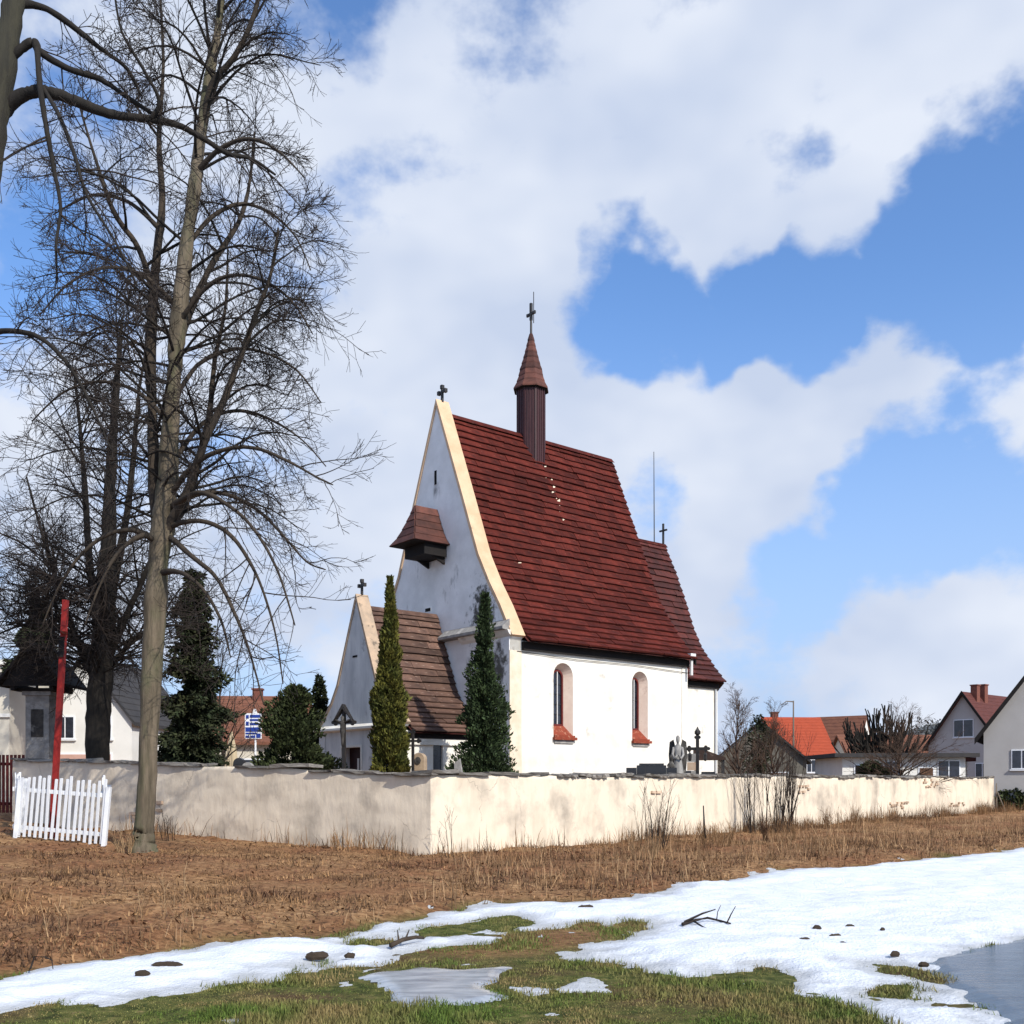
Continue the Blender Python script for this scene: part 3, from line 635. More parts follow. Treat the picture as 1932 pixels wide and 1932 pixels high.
def coping_strips(parent, prof, x0, x1, m, over=.05, th=.11):
    for sgn in (1, -1):
        top = MB(); up = []; 
        pts = [Vector((0, y, z)) for y, z in prof]
        nrm = []
        for i in range(len(pts)):
            d = (pts[min(i + 1, len(pts) - 1)] - pts[max(i - 1, 0)]).normalized(); nrm.append(Vector((0, -d.z, d.y)))
        rg = []
        for p, q in zip(pts, nrm):
            lo = p + q * -.02; hi = p + q * th
            if p is pts[-1]: hi = p + Vector((0, 0, th * 2.2)); lo = p + Vector((0, 0, -.02))
            f = lambda v: Vector((v.x, v.y if sgn == 1 else 2 * SM - v.y, v.z))
            a, b = f(lo), f(hi)
            if p is pts[-1]: a.y -= .0015 * sgn; b.y -= .0015 * sgn
            rg.append([(x0 - over, a.y, a.z), (x1 + over, a.y, a.z), (x1 + over, b.y, b.z), (x0 - over, b.y, b.z)])
        top.rings(rg); top.build('gable_coping', m, parent)

def build_church():
    c0 = P(962, 1470, 36); ang = math.radians(39.2)
    ch = empty('church', (c0.x, c0.y, 0), ang); tag(ch, 'white village church with steep red board roof and slim ridge turret', 'church')
    zt = 5.0 + E
    # ---- nave walls
    o1 = arch(2.57, .98, 1.50 + E, 4.34 + E); o2 = arch(6.70, .90, 1.47 + E, 4.30 + E)
    mb = wall_with_arches(0, LN, -.3, zt, [o1, o2], 0)
    mb.add([(LN, 0, -.3), (LN, W, -.3), (LN, W, zt), (LN, 0, zt)], [(0, 1, 2, 3)]); mb.add([(0, W, -.3), (LN, W, -.3), (LN, W, zt), (0, W, zt)], [(0, 1, 2, 3)])
    mb.build('nave_wall', M['plaster'], ch, fix=False)
    # east gable of the nave
    pts = [(LN - .12, y, z - .10) for y, z in [(0.0, 5.0 + E)] + [tuple(p) for p in NAVE.p[2:]]]
    pts += [(LN - .12, 2 * SM - p[1], p[2]) for p in pts[::-1][1:]]
    MB().prism(pts, (.1, 0, 0)).build('east_gable', M['plaster'], ch)
    # west gable wall rising above the roof as a parapet
    g = [(0, -.3), (0, 5.0 + E)] + GAB[0:]
    pts = [(0, y, z) for y, z in g]; pts += [(0, 2 * SM - y, z) for y, z in g[::-1][1:]]
    slit = MB(); gw = MB().prism(pts, (GT, 0, 0)).build('gable_wall', M['gable_plaster'], ch)
    coping_strips(ch, GAB, 0, GT, M['coping'])
    latin_cross(ch, GT * .5, SM, 14.85 + E, .60, .42, .085)
    # ledge across the foot of the gable
    for y0, y1 in ((.0, 4.0), (5.1, 9.1)):
        MB().prism([(-.34, y0, 5.36 + E), (-.003, y0, 5.32 + E), (-.003, y0, 5.74 + E), (-.34, y0, 5.46 + E)], (0, y1 - y0, 0)).build('gable_ledge', M['stone'], ch)
    MB().prism([(-.12, -.1, 5.2 + E), (-.004, -.1, 5.1 + E), (-.004, -.1, 5.32 + E), (-.2, -.1, 5.34 + E)], (0, 3.0, 0)).build('gable_moulding', M['plaster'], ch)
    for (y, z, w, h) in ((4.62, 11.85 + E, .15, .55), (5.15, 6.72 + E, .36, .13)):
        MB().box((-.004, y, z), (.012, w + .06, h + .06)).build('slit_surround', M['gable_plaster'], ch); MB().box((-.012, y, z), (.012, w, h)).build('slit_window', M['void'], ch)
    # corner pilasters on the south side
    MB().lohi((-.035, -.035, -.3), (.52, -.004, 4.62 + E)).build('corner_pilaster', M['quoin'], ch)
    MB().lohi((-.036, -.004, -.3), (-.004, .46, 5.1 + E)).build('corner_pilaster', M['gable_plaster'], ch)
    MB().lohi((LN - .32, -.03, -.3), (LN + .02, -.004, 4.62 + E)).build('corner_pilaster', M['plaster'], ch)
    # eaves boards, near black: the soffit's shade is put into their colour
    for y0, y1 in ((-.13, -.006), (W + .006, W + .13)):
        MB().lohi((GT + .02, y0, 4.66 + E), (LN + .02, y1, 4.96 + E)).build('eaves_board', M['timber_and_shade_black'], ch)
    MB().tube([(.3, -.05, 4.60 + E), (3.2, -.05, 4.50 + E), (6.3, -.05, 4.52 + E), (LN, -.05, 4.42 + E)], .012, 5).build('wire', M['iron'], ch)
    MB().lohi((LN - .13, -.36, 4.30 + E), (LN - .02, -.28, 5.05 + E)).lohi((LN - .2, -.40, 5.05 + E), (LN + .12, -.2, 5.2 + E)).build('rainwater_head', M['leadwhite'], ch)
    # ---- windows
    for o, c, w, zb, ztop in ((o1, 2.57, .98, 1.50 + E, 4.34 + E), (o2, 6.70, .90, 1.47 + E, 4.30 + E)):
        wi = w * .58; inner = arch(c - .02, wi, zb + .50, ztop - .22)
        win = loft(o, .004, inner, .36).build('window', M['reveal'], ch, fix=False)
        fr = MB(); n = len(inner); rim = arch(c - .02, wi - .14, zb + .57, ztop - .29)
        vs = [(p[0], .30, p[1]) for p in inner] + [(p[0], .30, p[1]) for p in rim] + [(p[0], .4, p[1]) for p in rim]
        fr.add(vs, [(i, (i + 1) % n, n + (i + 1) % n, n + i) for i in range(n)] + [(n + i, n + (i + 1) % n, 2 * n + (i + 1) % n, 2 * n + i) for i in range(n)])
        fr.build('frame', M['redframe'], win, fix=False)
        MB().add([(p[0], .36, p[1]) for p in rim], [tuple(range(n))]).build('pane', M['glass'], win)
        MB().lohi((c - .035, .31, zb + .55), (c + .0, .355, ztop - .30)).build('glazing_bar', M['leadwhite'], win)
        for k in range(1, 5):
            zz = zb + .55 + k * (ztop - zb - .95) / 5; MB().lohi((c - wi / 2 + .03, .325, zz), (c + wi / 2 - .07, .35, zz + .022)).build('glazing_bar', M['iron'], win)
        # sloping tiled sill, three steps
        MB().prism([(c - w / 2 + .012, .32, zb + .52), (c - w / 2 + .012, -.02, zb + .10), (c - w / 2 + .012, -.02, zb + .02), (c - w / 2 + .012, .32, zb + .02)], (w - .024, 0, 0)).build('sill', M['terracotta'], win)
        MB().lohi((c - w / 2 - .05, -.14, zb - .04), (c + w / 2 + .10, -.022, zb + .06)).lohi((c - w / 2 + .0, -.09, zb + .062), (c + w / 2 + .03, -.022, zb + .13)).build('sill_tile', M['terracotta'], win)
        MB().lohi((c - w / 2 + .02, -.05, zb - .17), (c + w / 2 - .01, -.006, zb - .042)).build('sill_shadow', M['stone'], win)  # grey strip under the sill, painting the shadow cast below it
    # ---- nave roof
    nr = MB()
    for m in (1, -1):
        ps = [(p[0] if m == 1 else 2 * SM - p[0], p[1]) for p in NAVE.p]
        for a, b in zip(ps[:-1], ps[1:]): nr.add([(GT - .02, a[0], a[1]), (LN + .05, a[0], a[1]), (LN + .05, b[0], b[1]), (GT - .02, b[0], b[1])], [(0, 1, 2, 3)])
    roof = nr.build('nave_roof', M['roof_dark'], ch)
    courses(roof, NAVE, 33, lambda t: (GT + .06, LN + .12), 'roof_red', single=True, seed=3, lmin=.8, lmax=2.0, from_course=0)
    courses(roof, NAVE, 33, lambda t: (GT + .06, LN + .12), 'roof_red', mirror=SM, single=False, seed=4)
    MB().prism([(GT + .05, SM - .20, 14.28 + E), (GT + .05, SM, 14.50 + E), (GT + .05, SM + .20, 14.28 + E), (GT + .05, SM, 14.40 + E)], (LN - GT + .08, 0, 0)).build('ridge_cap', M['roof_red'], roof)
    # verge boards closing the east edge
    for m in (1, -1):
        v = MB()
        ps = [(p[0] if m == 1 else 2 * SM - p[0], p[1]) for p in NAVE.p]
        v.rings([[(LN + .07, y, z - .22), (LN + .125, y, z - .22), (LN + .125, y, z + .02), (LN + .07, y, z + .02)] for y, z in ps]); v.build('verge_board', M['timber_and_shade_black'], roof)
    # flaked pale patches running down below the turret, and two scratches
    fl = MB(); r = random.Random(2)
    for k in range(26):
        t = .90 - .36 * (k / 26) + r.uniform(-.01, .01) if k < 20 else r.uniform(.22, .42)
        p = NAVE.at(NAVE.len * t); q = NAVE.at(NAVE.len * t + .05); d = (q - p).normalized(); nn = Vector((-d.y, d.x)) * .085
        x = 5.05 + (k / 26) * .35 + r.uniform(-.13, .16) if k < 20 else r.choice([2.0, 3.1, 6.2]) + r.uniform(-.1, .1)
        wd = r.uniform(.03, .10); hh = r.uniform(.03, .11)
        c = [p - d * hh, p - d * hh * .3, p + d * hh, p + d * hh * .2]
        fl.add([(x - wd, c[0].x + nn.x, c[0].y + nn.y), (x + wd * .7, c[1].x + nn.x, c[1].y + nn.y), (x + wd, c[2].x + nn.x, c[2].y + nn.y), (x - wd * .6, c[3].x + nn.x, c[3].y + nn.y)], [(0, 1, 2, 3)])
    fl.build('flaked_paint', M['quoin'], roof, kind='stuff')
    # ---- ridge turret
    tx = 4.85
    def octo(rad, z, n=8): return [(tx + rad * math.cos(math.pi * (2 * k + 1) / n), SM + rad * math.sin(math.pi * (2 * k + 1) / n), z) for k in range(n)]
    tur = MB().rings([octo(.61, 12.0 + E), octo(.61, 16.6 + E)]).build('turret', M['turret'], ch)
    for k in range(8):
        a0 = math.pi * (2 * k + 1) / 8; a1 = math.pi * (2 * k + 3) / 8
        for f in (.0, .25, .5, .75):
            p = Vector((math.cos(a0), math.sin(a0), 0)).lerp(Vector((math.cos(a1), math.sin(a1), 0)), f) * .618
            am = (a0 + a1) / 2; R = Matrix.Rotation(am if f else a0, 3, 'Z')
            MB().box((tx + p.x, SM + p.y, 14.3 + E), (.03, .05 if f else .075, 4.5), R).build('turret_batten', M['turret'], tur)
    prof = [(.74, 16.42), (.60, 16.72), (.52, 16.98), (.47, 17.24), (.385, 17.50), (.31, 17.76), (.24, 18.02), (.175, 18.28), (.12, 18.52), (.06, 18.80)]
    for (ra, za), (rb, zb) in zip(prof[:-1], prof[1:]):
        MB().rings([octo(ra + .035, za + E - .02), octo(ra + .04, za + E + .035), octo(rb + .012, zb + E + .03)]).build('spire_course', M['spire'], tur)
    MB().rings([octo(.60, 16.36 + E), octo(.77, 16.40 + E)]).build('spire_eaves', M['timber_and_shade_black'], tur)
    MB().tube([(tx, SM, 18.75 + E), (tx, SM, 20.1 + E)], [.05, .04], 8).lohi((tx - .045, SM - .22, 19.63 + E), (tx + .045, SM + .22, 19.72 + E)).lohi((tx - .05, SM - .05, 19.4 + E), (tx + .05, SM + .05, 20.12 + E)).box((tx, SM - .23, 19.675 + E), (.08, .08, .12)).box((tx, SM + .23, 19.675 + E), (.08, .08, .12)).build('spire_cross', M['iron'], tur)
    MB().tube([(tx + .1, SM - .05, 19.3 + E), (tx + .1, SM - .05, 20.62 + E)], .018, 5).build('lightning_rod', M['iron'], tur)
    # ---- hooded bell oriel on the gable
    ho = empty('bell_oriel', (0, 0, 0)); ho.parent = ch
    he, hr = 9.02 + E, 10.56 + E; yl, yr = SM + .86, SM - .86
    pr = [(0, 0, 0)]
    def hood_pt(f, k):      # f 0 eave .. 1 ridge ; k corner
        # concave flare
        g = f ** .72
        x = [-1.62 + (1.62 - 1.02) * g, -1.62 + (1.62 - 1.02) * g, -.006, -.006][k]; hw = .86 * (1 - g) + .03 * g
        y = SM + (-hw if k in (0, 2) else hw); return Vector((x, y, he + (hr - he) * f))
    nC = 5
    for i in range(nC):
        f0, f1 = i / nC, (i + 1.15) / nC; f1 = min(1, f1)
        for (ka, kb) in ((2, 0), (0, 1), (1, 3)):
            a, b = hood_pt(f0, ka), hood_pt(f0, kb); c, d = hood_pt(f1, kb), hood_pt(f1, ka)
            nn = (b - a).cross(d - a).normalized()
            if (nn.y * ((-1) if ka == 2 else (1 if ka == 1 else 0)) + (nn.x * -1 if ka == 0 else 0)) < 0: nn = -nn
            MB().rings([[a + nn * .05, b + nn * .05, b + nn * .015, a + nn * .015], [d + nn * .022, c + nn * .022, c, d]]).build('hood_board', M['spire'], ho)
    MB().rings([[hood_pt(0, 0) * 1, hood_pt(0, 1), hood_pt(0, 3), hood_pt(0, 2)], [p + Vector((0, 0, .06)) for p in (hood_pt(.04, 0), hood_pt(.04, 1), hood_pt(.04, 3), hood_pt(.04, 2))]]).build('hood_soffit', M['timber_and_shade_black'], ho)
    MB().lohi((-1.05, SM - .68, he - .42), (-.01, SM + .68, he - .012)).build('oriel_box', M['timber_and_shade_black'], ho)
    for dy in (-.55, .5): MB().prism([(-.01, SM + dy, he - .43), (-.55, SM + dy, he - .43), (-.01, SM + dy, he - .68)], (0, .1, 0)).build('oriel_bracket', M['timber_and_shade_black'], ho)
    # ---- chancel and polygonal apse
    a, b = 1.2, 7.9; apse = [(LN, a), (12.95, a), (14.7, 2.85), (14.7, 6.25), (12.95, b), (LN, b)]
    zc = 4.22 + E
    cw = MB(); oc = arch(10.25, .7, 1.3 + E, 3.75 + E); cw = wall_with_arches(LN, 12.95, -.3, zc, [oc], a)
    for p, q in zip(apse[1:-1], apse[2:]): cw.add([(p[0], p[1], -.3), (q[0], q[1], -.3), (q[0], q[1], zc), (p[0], p[1], zc)], [(0, 1, 2, 3)])
    cw.build('chancel_wall', M['plaster'], ch, fix=False)
    win = loft(oc, a + .004, arch(10.25, .42, 1.6 + E, 3.58 + E), a + .4).build('chancel_window', M['reveal'], ch, fix=False)
    MB().add([(p[0], a + .38, p[1]) for p in arch(10.25, .44, 1.6 + E, 3.6 + E)], [tuple(range(len(oc)))]).build('pane', M['glass'], win)
    eav = [(LN + .06, .86), (13.02, .86), (15.0, 2.72), (15.0, 6.38), (13.02, 8.24), (LN + .06, 8.24)]
    cr = MB(); apex_x = 13.12
    rows = []
    for p in CHAN.p:
        f = (SM - p[0]) / (SM - .86)          # 1 at eave, 0 at ridge
        rows.append([(LN + .06, SM - f * 3.69, p[1])] + [(apex_x + (x - apex_x) * f, SM + (y - SM) * f, p[1]) for x, y in eav[1:5]] + [(LN + .06, SM + f * 3.69, p[1])])
    for r0, r1 in zip(rows[:-1], rows[1:]):
        for k in range(5): cr.add([r0[k], r0[k + 1], r1[k + 1], r1[k]], [(0, 1, 2, 3)])
    croof = cr.build('chancel_roof', M['roof_dark'], ch)
    courses(croof, CHAN, 24, lambda t: (LN + .14, 13.05 + .07 * t), 'roof_dark', single=False, seed=9, lmin=.8, lmax=1.8)
    MB().prism([(LN + .1, SM - .16, 10.99 + E), (LN + .1, SM, 11.17 + E), (LN + .1, SM + .16, 10.99 + E)], (apex_x - LN, 0, 0)).build('ridge_cap', M['roof_red'], croof)
    ev = [(x * 1.0, y) for x, y in [(LN + .14, 1.10), (12.97, 1.10), (14.79, 2.81), (14.79, 6.29), (12.97, 8.0), (LN + .14, 8.0)]]
    iv = [(LN + .14, a - .004), (12.95 + .003, a - .004), (14.704, 2.85), (14.704, 6.25), (12.953, b + .004), (LN + .14, b + .004)]
    em = MB()
    for k in range(5):
        (x0, y0), (x1, y1), (u0, v0), (u1, v1) = ev[k], ev[k + 1], iv[k], iv[k + 1]
        em.add([(x0, y0, 4.02 + E), (x1, y1, 4.02 + E), (u1, v1, 4.02 + E), (u0, v0, 4.02 + E), (x0, y0, 4.27 + E), (x1, y1, 4.27 + E)], [(0, 1, 2, 3), (0, 1, 5, 4)])
    em.build('eaves_board', M['timber_and_shade_black'], ch)  # soffit shade of the chancel eaves is carried by the black colour
    latin_cross(ch, apex_x - .05, SM, 11.1 + E, 1.02, .46, .075, trefoil=False)
    MB().tube([(12.45, SM, 11.0 + E), (12.42, SM, 15.4 + E)], [.028, .016], 6).build('lightning_rod', M['iron'], ch)
    MB().tube([(12.75, a - .06, 4.0 + E), (12.75, a - .06, .2)], .045, 8).build('downpipe', M['steel'], ch)
    # ---- west porch
    X0 = -3.62; PT = .46; py0, py1 = 1.80, 7.30; pz = 1.72 + E
    oa = arch(-1.86, .44, -.05 + E, 1.36 + E)
    pw = wall_with_arches(X0 + .01, 0, -.3, pz, [oa], py0)
    pw.build('porch_wall', M['plaster'], ch, fix=False); MB().lohi((X0 + .01, py1 - .3, -.3), (0, py1, pz)).build('porch_north_wall', M['plaster'], ch)
    win = loft(oa, py0 + .004, arch(-1.86, .40, -.02 + E, 1.33 + E), py0 + .09).build('porch_window', M['plaster'], ch, fix=False)
    MB().add([(p[0], py0 + .085, p[1]) for p in arch(-1.86, .405, -.02 + E, 1.335 + E)], [tuple(range(len(oa)))]).build('pane', M['glass'], win)
    # front of the porch with its doorway
    d0, d1, dz = 4.22, 5.62, 1.18 + E
    f = MB()
    def fx(y0, y1, z0, z1): f.lohi((X0, y0, z0), (X0 + PT, y1, z1))
    f.add([(X0, py0, -.3), (X0, d0, -.3), (X0, d0, dz), (X0, py0, dz)], [(0, 1, 2, 3)]); f.add([(X0, d1, -.3), (X0, py1, -.3), (X0, py1, dz), (X0, d1, dz)], [(0, 1, 2, 3)])
    f.add([(X0, py0, dz), (X0, py1, dz), (X0, py1, 1.9 + E), (X0, py0, 1.9 + E)], [(0, 1, 2, 3)])
    f.add([(X0, d0, -.3), (X0 + .4, d0, -.3), (X0 + .4, d0, dz), (X0, d0, dz)], [(0, 1, 2, 3)]); f.add([(X0, d1, -.3), (X0 + .4, d1, -.3), (X0 + .4, d1, dz), (X0, d1, dz)], [(0, 1, 2, 3)])
    f.add([(X0, d0, dz), (X0, d1, dz), (X0 + .4, d1, dz), (X0 + .4, d0, dz)], [(0, 1, 2, 3)]); f.build('porch_front', M['porch_plaster'], ch, fix=False)
    dr = MB().lohi((X0 + .34, d0, -.2), (X0 + .40, d1, dz)).build('doorway_panel', M['maroon'], ch)  # added panel; the dark red interior is put into its colour
    for y0, y1, z0, z1 in ((4.52, 4.66, .30 + E, .72 + E), (4.90, 5.04, .15 + E, .78 + E)): MB().lohi((X0 + .325, y0, z0), (X0 + .337, y1, z1)).build('light_slit', M['leadwhite'], dr)  # pale plates painting the daylight of windows seen through the doorway
    for y0, y1, z0, z1 in ((d0 - .09, d0 - .002, -.2, dz + .09), (d1 + .002, d1 + .09, -.2, dz + .09), (d0, d1, dz + .002, dz + .09)): MB().lohi((X0 - .03, y0, z0), (X0 - .003, y1, z1)).build('door_surround', M['plaster'], ch)
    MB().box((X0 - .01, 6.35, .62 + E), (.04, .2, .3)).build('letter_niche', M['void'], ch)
    for yy in (py0 + .22, py1 - .22): MB().lohi((X0 - .05, yy - .22, -.3), (X0 - .003, yy + .22, 1.8 + E)).build('porch_pilaster', M['porch_plaster'], ch)
    # porch gable
    g = [(1.80, 1.86 + E)] + PGAB; pts = [(X0 + .006, y, z) for y, z in g]; pts += [(X0 + .006, 2 * SM - y, z) for y, z in g[::-1][1:]]
    MB().prism(pts, (PT, 0, 0)).build('porch_gable', M['porch_plaster'], ch)
    coping_strips(ch, PGAB, X0 + .006, X0 + PT, M['coping2'], .04, .09)
    MB().prism([(X0 - .2, 1.62, 1.84 + E), (X0 - .004, 1.62, 1.78 + E), (X0 - .004, 1.62, 2.04 + E), (X0 - .2, 1.62, 1.92 + E)], (0, 5.86, 0)).build('porch_cornice', M['plaster'], ch)
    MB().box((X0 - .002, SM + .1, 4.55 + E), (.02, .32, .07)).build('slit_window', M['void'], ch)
    latin_cross(ch, X0 + .24, SM, 6.84 + E, .52, .36, .075)
    pr = MB()
    for m in (1, -1):
        ps = [(p[0] if m == 1 else 2 * SM - p[0], p[1]) for p in PORCH.p]
        for q, s in zip(ps[:-1], ps[1:]): pr.add([(X0 + PT, q[0], q[1]), (-.006, q[0], q[1]), (-.006, s[0], s[1]), (X0 + PT, s[0], s[1])], [(0, 1, 2, 3)])
    proof = pr.build('porch_roof', M['roof_dark'], ch)
    courses(proof, PORCH, 19, lambda t: (X0 + PT + .05, -.02), 'roof_brown', single=True, seed=12, lmin=.9, lmax=1.9, thick=.042)
    courses(proof, PORCH, 19, lambda t: (X0 + PT + .05, -.02), 'roof_brown', mirror=SM, single=False, seed=13, thick=.042)
    MB().prism([(X0 + PT + .03, SM - .17, 6.28 + E), (X0 + PT + .03, SM, 6.47 + E), (X0 + PT + .03, SM + .17, 6.28 + E)], (-X0 - PT - .04, 0, 0)).build('ridge_cap', M['roof_brown'], proof)
    for y0, y1 in ((1.66, 1.795), (7.305, 7.44)): MB().lohi((X0 + PT + .02, y0, 1.45 + E), (-.01, y1, 1.64 + E)).build('eaves_board', M['timber_and_shade_black'], ch)  # porch eaves too: the black colour holds the overhang's shade
    MB().lohi((X0 + PT + .02, 1.70, 1.22 + E), (-.01, 1.795, 1.44 + E)).build('porch_moulding', M['plaster'], ch)
    return ch
church = build_church()
# ------------------------------------------------------------------ trees
def unit(v): return v / (np.linalg.norm(v, axis=-1, keepdims=True) + 1e-9)
def grow(p0, d0, ln, K, wander, grav, rng):
    """polylines (N,K+1,3): grav(k/K) adds to z of the direction"""
    n = len(p0); pts = np.zeros((n, K + 1, 3)); pts[:, 0] = p0; d = unit(d0)
    for k in range(K):
        d = d + rng.normal(0, wander, (n, 3)); d[:, 2] += grav((k + .5) / K); d = unit(d)
        pts[:, k + 1] = pts[:, k] + d * (ln / K)[:, None]
    return pts
def tubes_np(name, pts, rad, sides, mat_, parent=None, kind=None):
    """pts (N,K,3), rad (N,K)"""
    n, K, _ = pts.shape; tan = np.zeros_like(pts); tan[:, 1:-1] = pts[:, 2:] - pts[:, :-2]; tan[:, 0] = pts[:, 1] - pts[:, 0]; tan[:, -1] = pts[:, -1] - pts[:, -2]; tan = unit(tan)
    ref = np.where(np.abs(tan[..., 2:3]) > .9, np.array([1., 0, 0]), np.array([0, 0, 1.])); ref = np.broadcast_to(ref[:, :1], pts.shape) * 1.0
    u = unit(np.cross(tan, ref)); w = np.cross(tan, u)
    a = np.arange(sides) * 2 * np.pi / sides
    V = pts[:, :, None] + (u[:, :, None] * np.cos(a)[None, None, :, None] + w[:, :, None] * np.sin(a)[None, None, :, None]) * rad[:, :, None, None]
    i = np.arange(n * K * sides).reshape(n, K, sides); j = np.roll(i, -1, 2)
    F = np.stack([i[:, :-1], j[:, :-1], j[:, 1:], i[:, 1:]], -1).reshape(-1, 4)
    return np_mesh(name, V.reshape(-1, 3), F, mat_, parent, smooth=True, kind=kind)
def spawn(par, prad, nper, tr, rng, ang=(35, 65), lenf=(.35, .6), taper=.55, plen=None, up=0.0):
    """children along parent polylines"""
    n, K, _ = par.shape; idx = np.repeat(np.arange(n), nper); m = len(idx); t = rng.uniform(tr[0], tr[1], m) * (K - 1); k = np.minimum(t.astype(int), K - 2); f = (t - k)[:, None]
    p = par[idx, k] * (1 - f) + par[idx, k + 1] * f; tg = unit(par[idx, k + 1] - par[idx, k])
    r = prad[idx, k] * (1 - f[:, 0]) + prad[idx, k + 1] * f[:, 0]
    rv = unit(np.cross(tg, rng.normal(0, 1, (m, 3)))); rv[:, 2] += up; a = np.radians(rng.uniform(*ang, m))[:, None]
    d = unit(tg * np.cos(a) + unit(rv) * np.sin(a))
    pl = plen[idx] if plen is not None else np.linalg.norm(np.diff(par, axis=1), axis=2).sum(1)[idx]
    ln = pl * rng.uniform(*lenf, m) * (1 - .45 * t / (K - 1))
    return p, d, ln, r
def smooth_path(pts, rad, per=6):
    """Catmull-Rom through control points"""
    P_ = [np.array(p, float) for p in pts]; out = []; ro = []
    for i in range(len(P_) - 1):
        a = P_[max(i - 1, 0)]; b = P_[i]; c = P_[i + 1]; d = P_[min(i + 2, len(P_) - 1)]
        for k in range(per):
            t = k / per; out.append(.5 * ((2 * b) + (-a + c) * t + (2 * a - 5 * b + 4 * c - d) * t * t + (-a + 3 * b - 3 * c + d) * t ** 3)); ro.append(rad[i] * (1 - t) + rad[i + 1] * t)
    out.append(P_[-1]); ro.append(rad[-1]); return np.array(out), np.array(ro)
def crown_from(root, seeds, sr, rng, levels, mat_, droop):
    """seeds: polylines (N,K,3) of limbs. adds successive levels of branches"""
    par, pr = seeds, sr
    for li, L in enumerate(levels):
        p, d, ln, r = spawn(par, pr, L['n'], L['t'], rng, L['ang'], L['len'], up=L.get('up', 0))
        ln = np.clip(ln, L['lo'], L['hi'])
        pts = grow(p, d, ln, L['K'], L['w'], L['g'], rng); K = L['K'] + 1
        r0 = np.minimum(r * .62, L['r'] * (ln / L['hi']) ** .5); rad = np.maximum(r0[:, None] * np.linspace(1, .3, K)[None], L['rmin'])
        nm = 'branches' if li == 0 else 'twigs'
        tubes_np(nm, pts, rad, L['s'], mat_, root, kind='stuff')
        par, pr = pts, rad
def stem_mesh(name, pts, rad, mat_, parent, n=12):
    p, r = smooth_path(pts, rad); q = np.random.default_rng(int(abs(p[-1].sum()) * 1000)); m_ = len(p); r = r * (1 + .07 * np.interp(np.arange(m_), np.arange(0, m_ + 3, 3), q.normal(0, 1, len(np.arange(0, m_ + 3, 3))))); p[1:-1] += q.normal(0, 1, (m_ - 2, 3)) * (r[1:-1, None] * .05)
    return MB().tube([tuple(q) for q in p], list(r), n).build(name, mat_, parent, smooth=True), p, r
def limbs_from_stem(p, r, n, z0, z1, rng, ln, elev, azr=None):
    """start points on a stem between heights z0..z1"""
    k = np.where((p[:, 2] >= z0) & (p[:, 2] <= z1))[0]; i = rng.choice(k, n); pos = p[i]; f = (pos[:, 2] - z0) / (z1 - z0)
    az = rng.uniform(0, 2 * np.pi, n) if azr is None else rng.uniform(*azr, n)
    el = np.radians(elev[0] + (elev[1] - elev[0]) * f + rng.normal(0, 8, n)); d = np.stack([np.cos(az) * np.cos(el), np.sin(az) * np.cos(el), np.sin(el)], 1)
    L = (ln[0] + (ln[1] - ln[0]) * f) * rng.uniform(.7, 1.15, n); return pos, d, L, r[i]

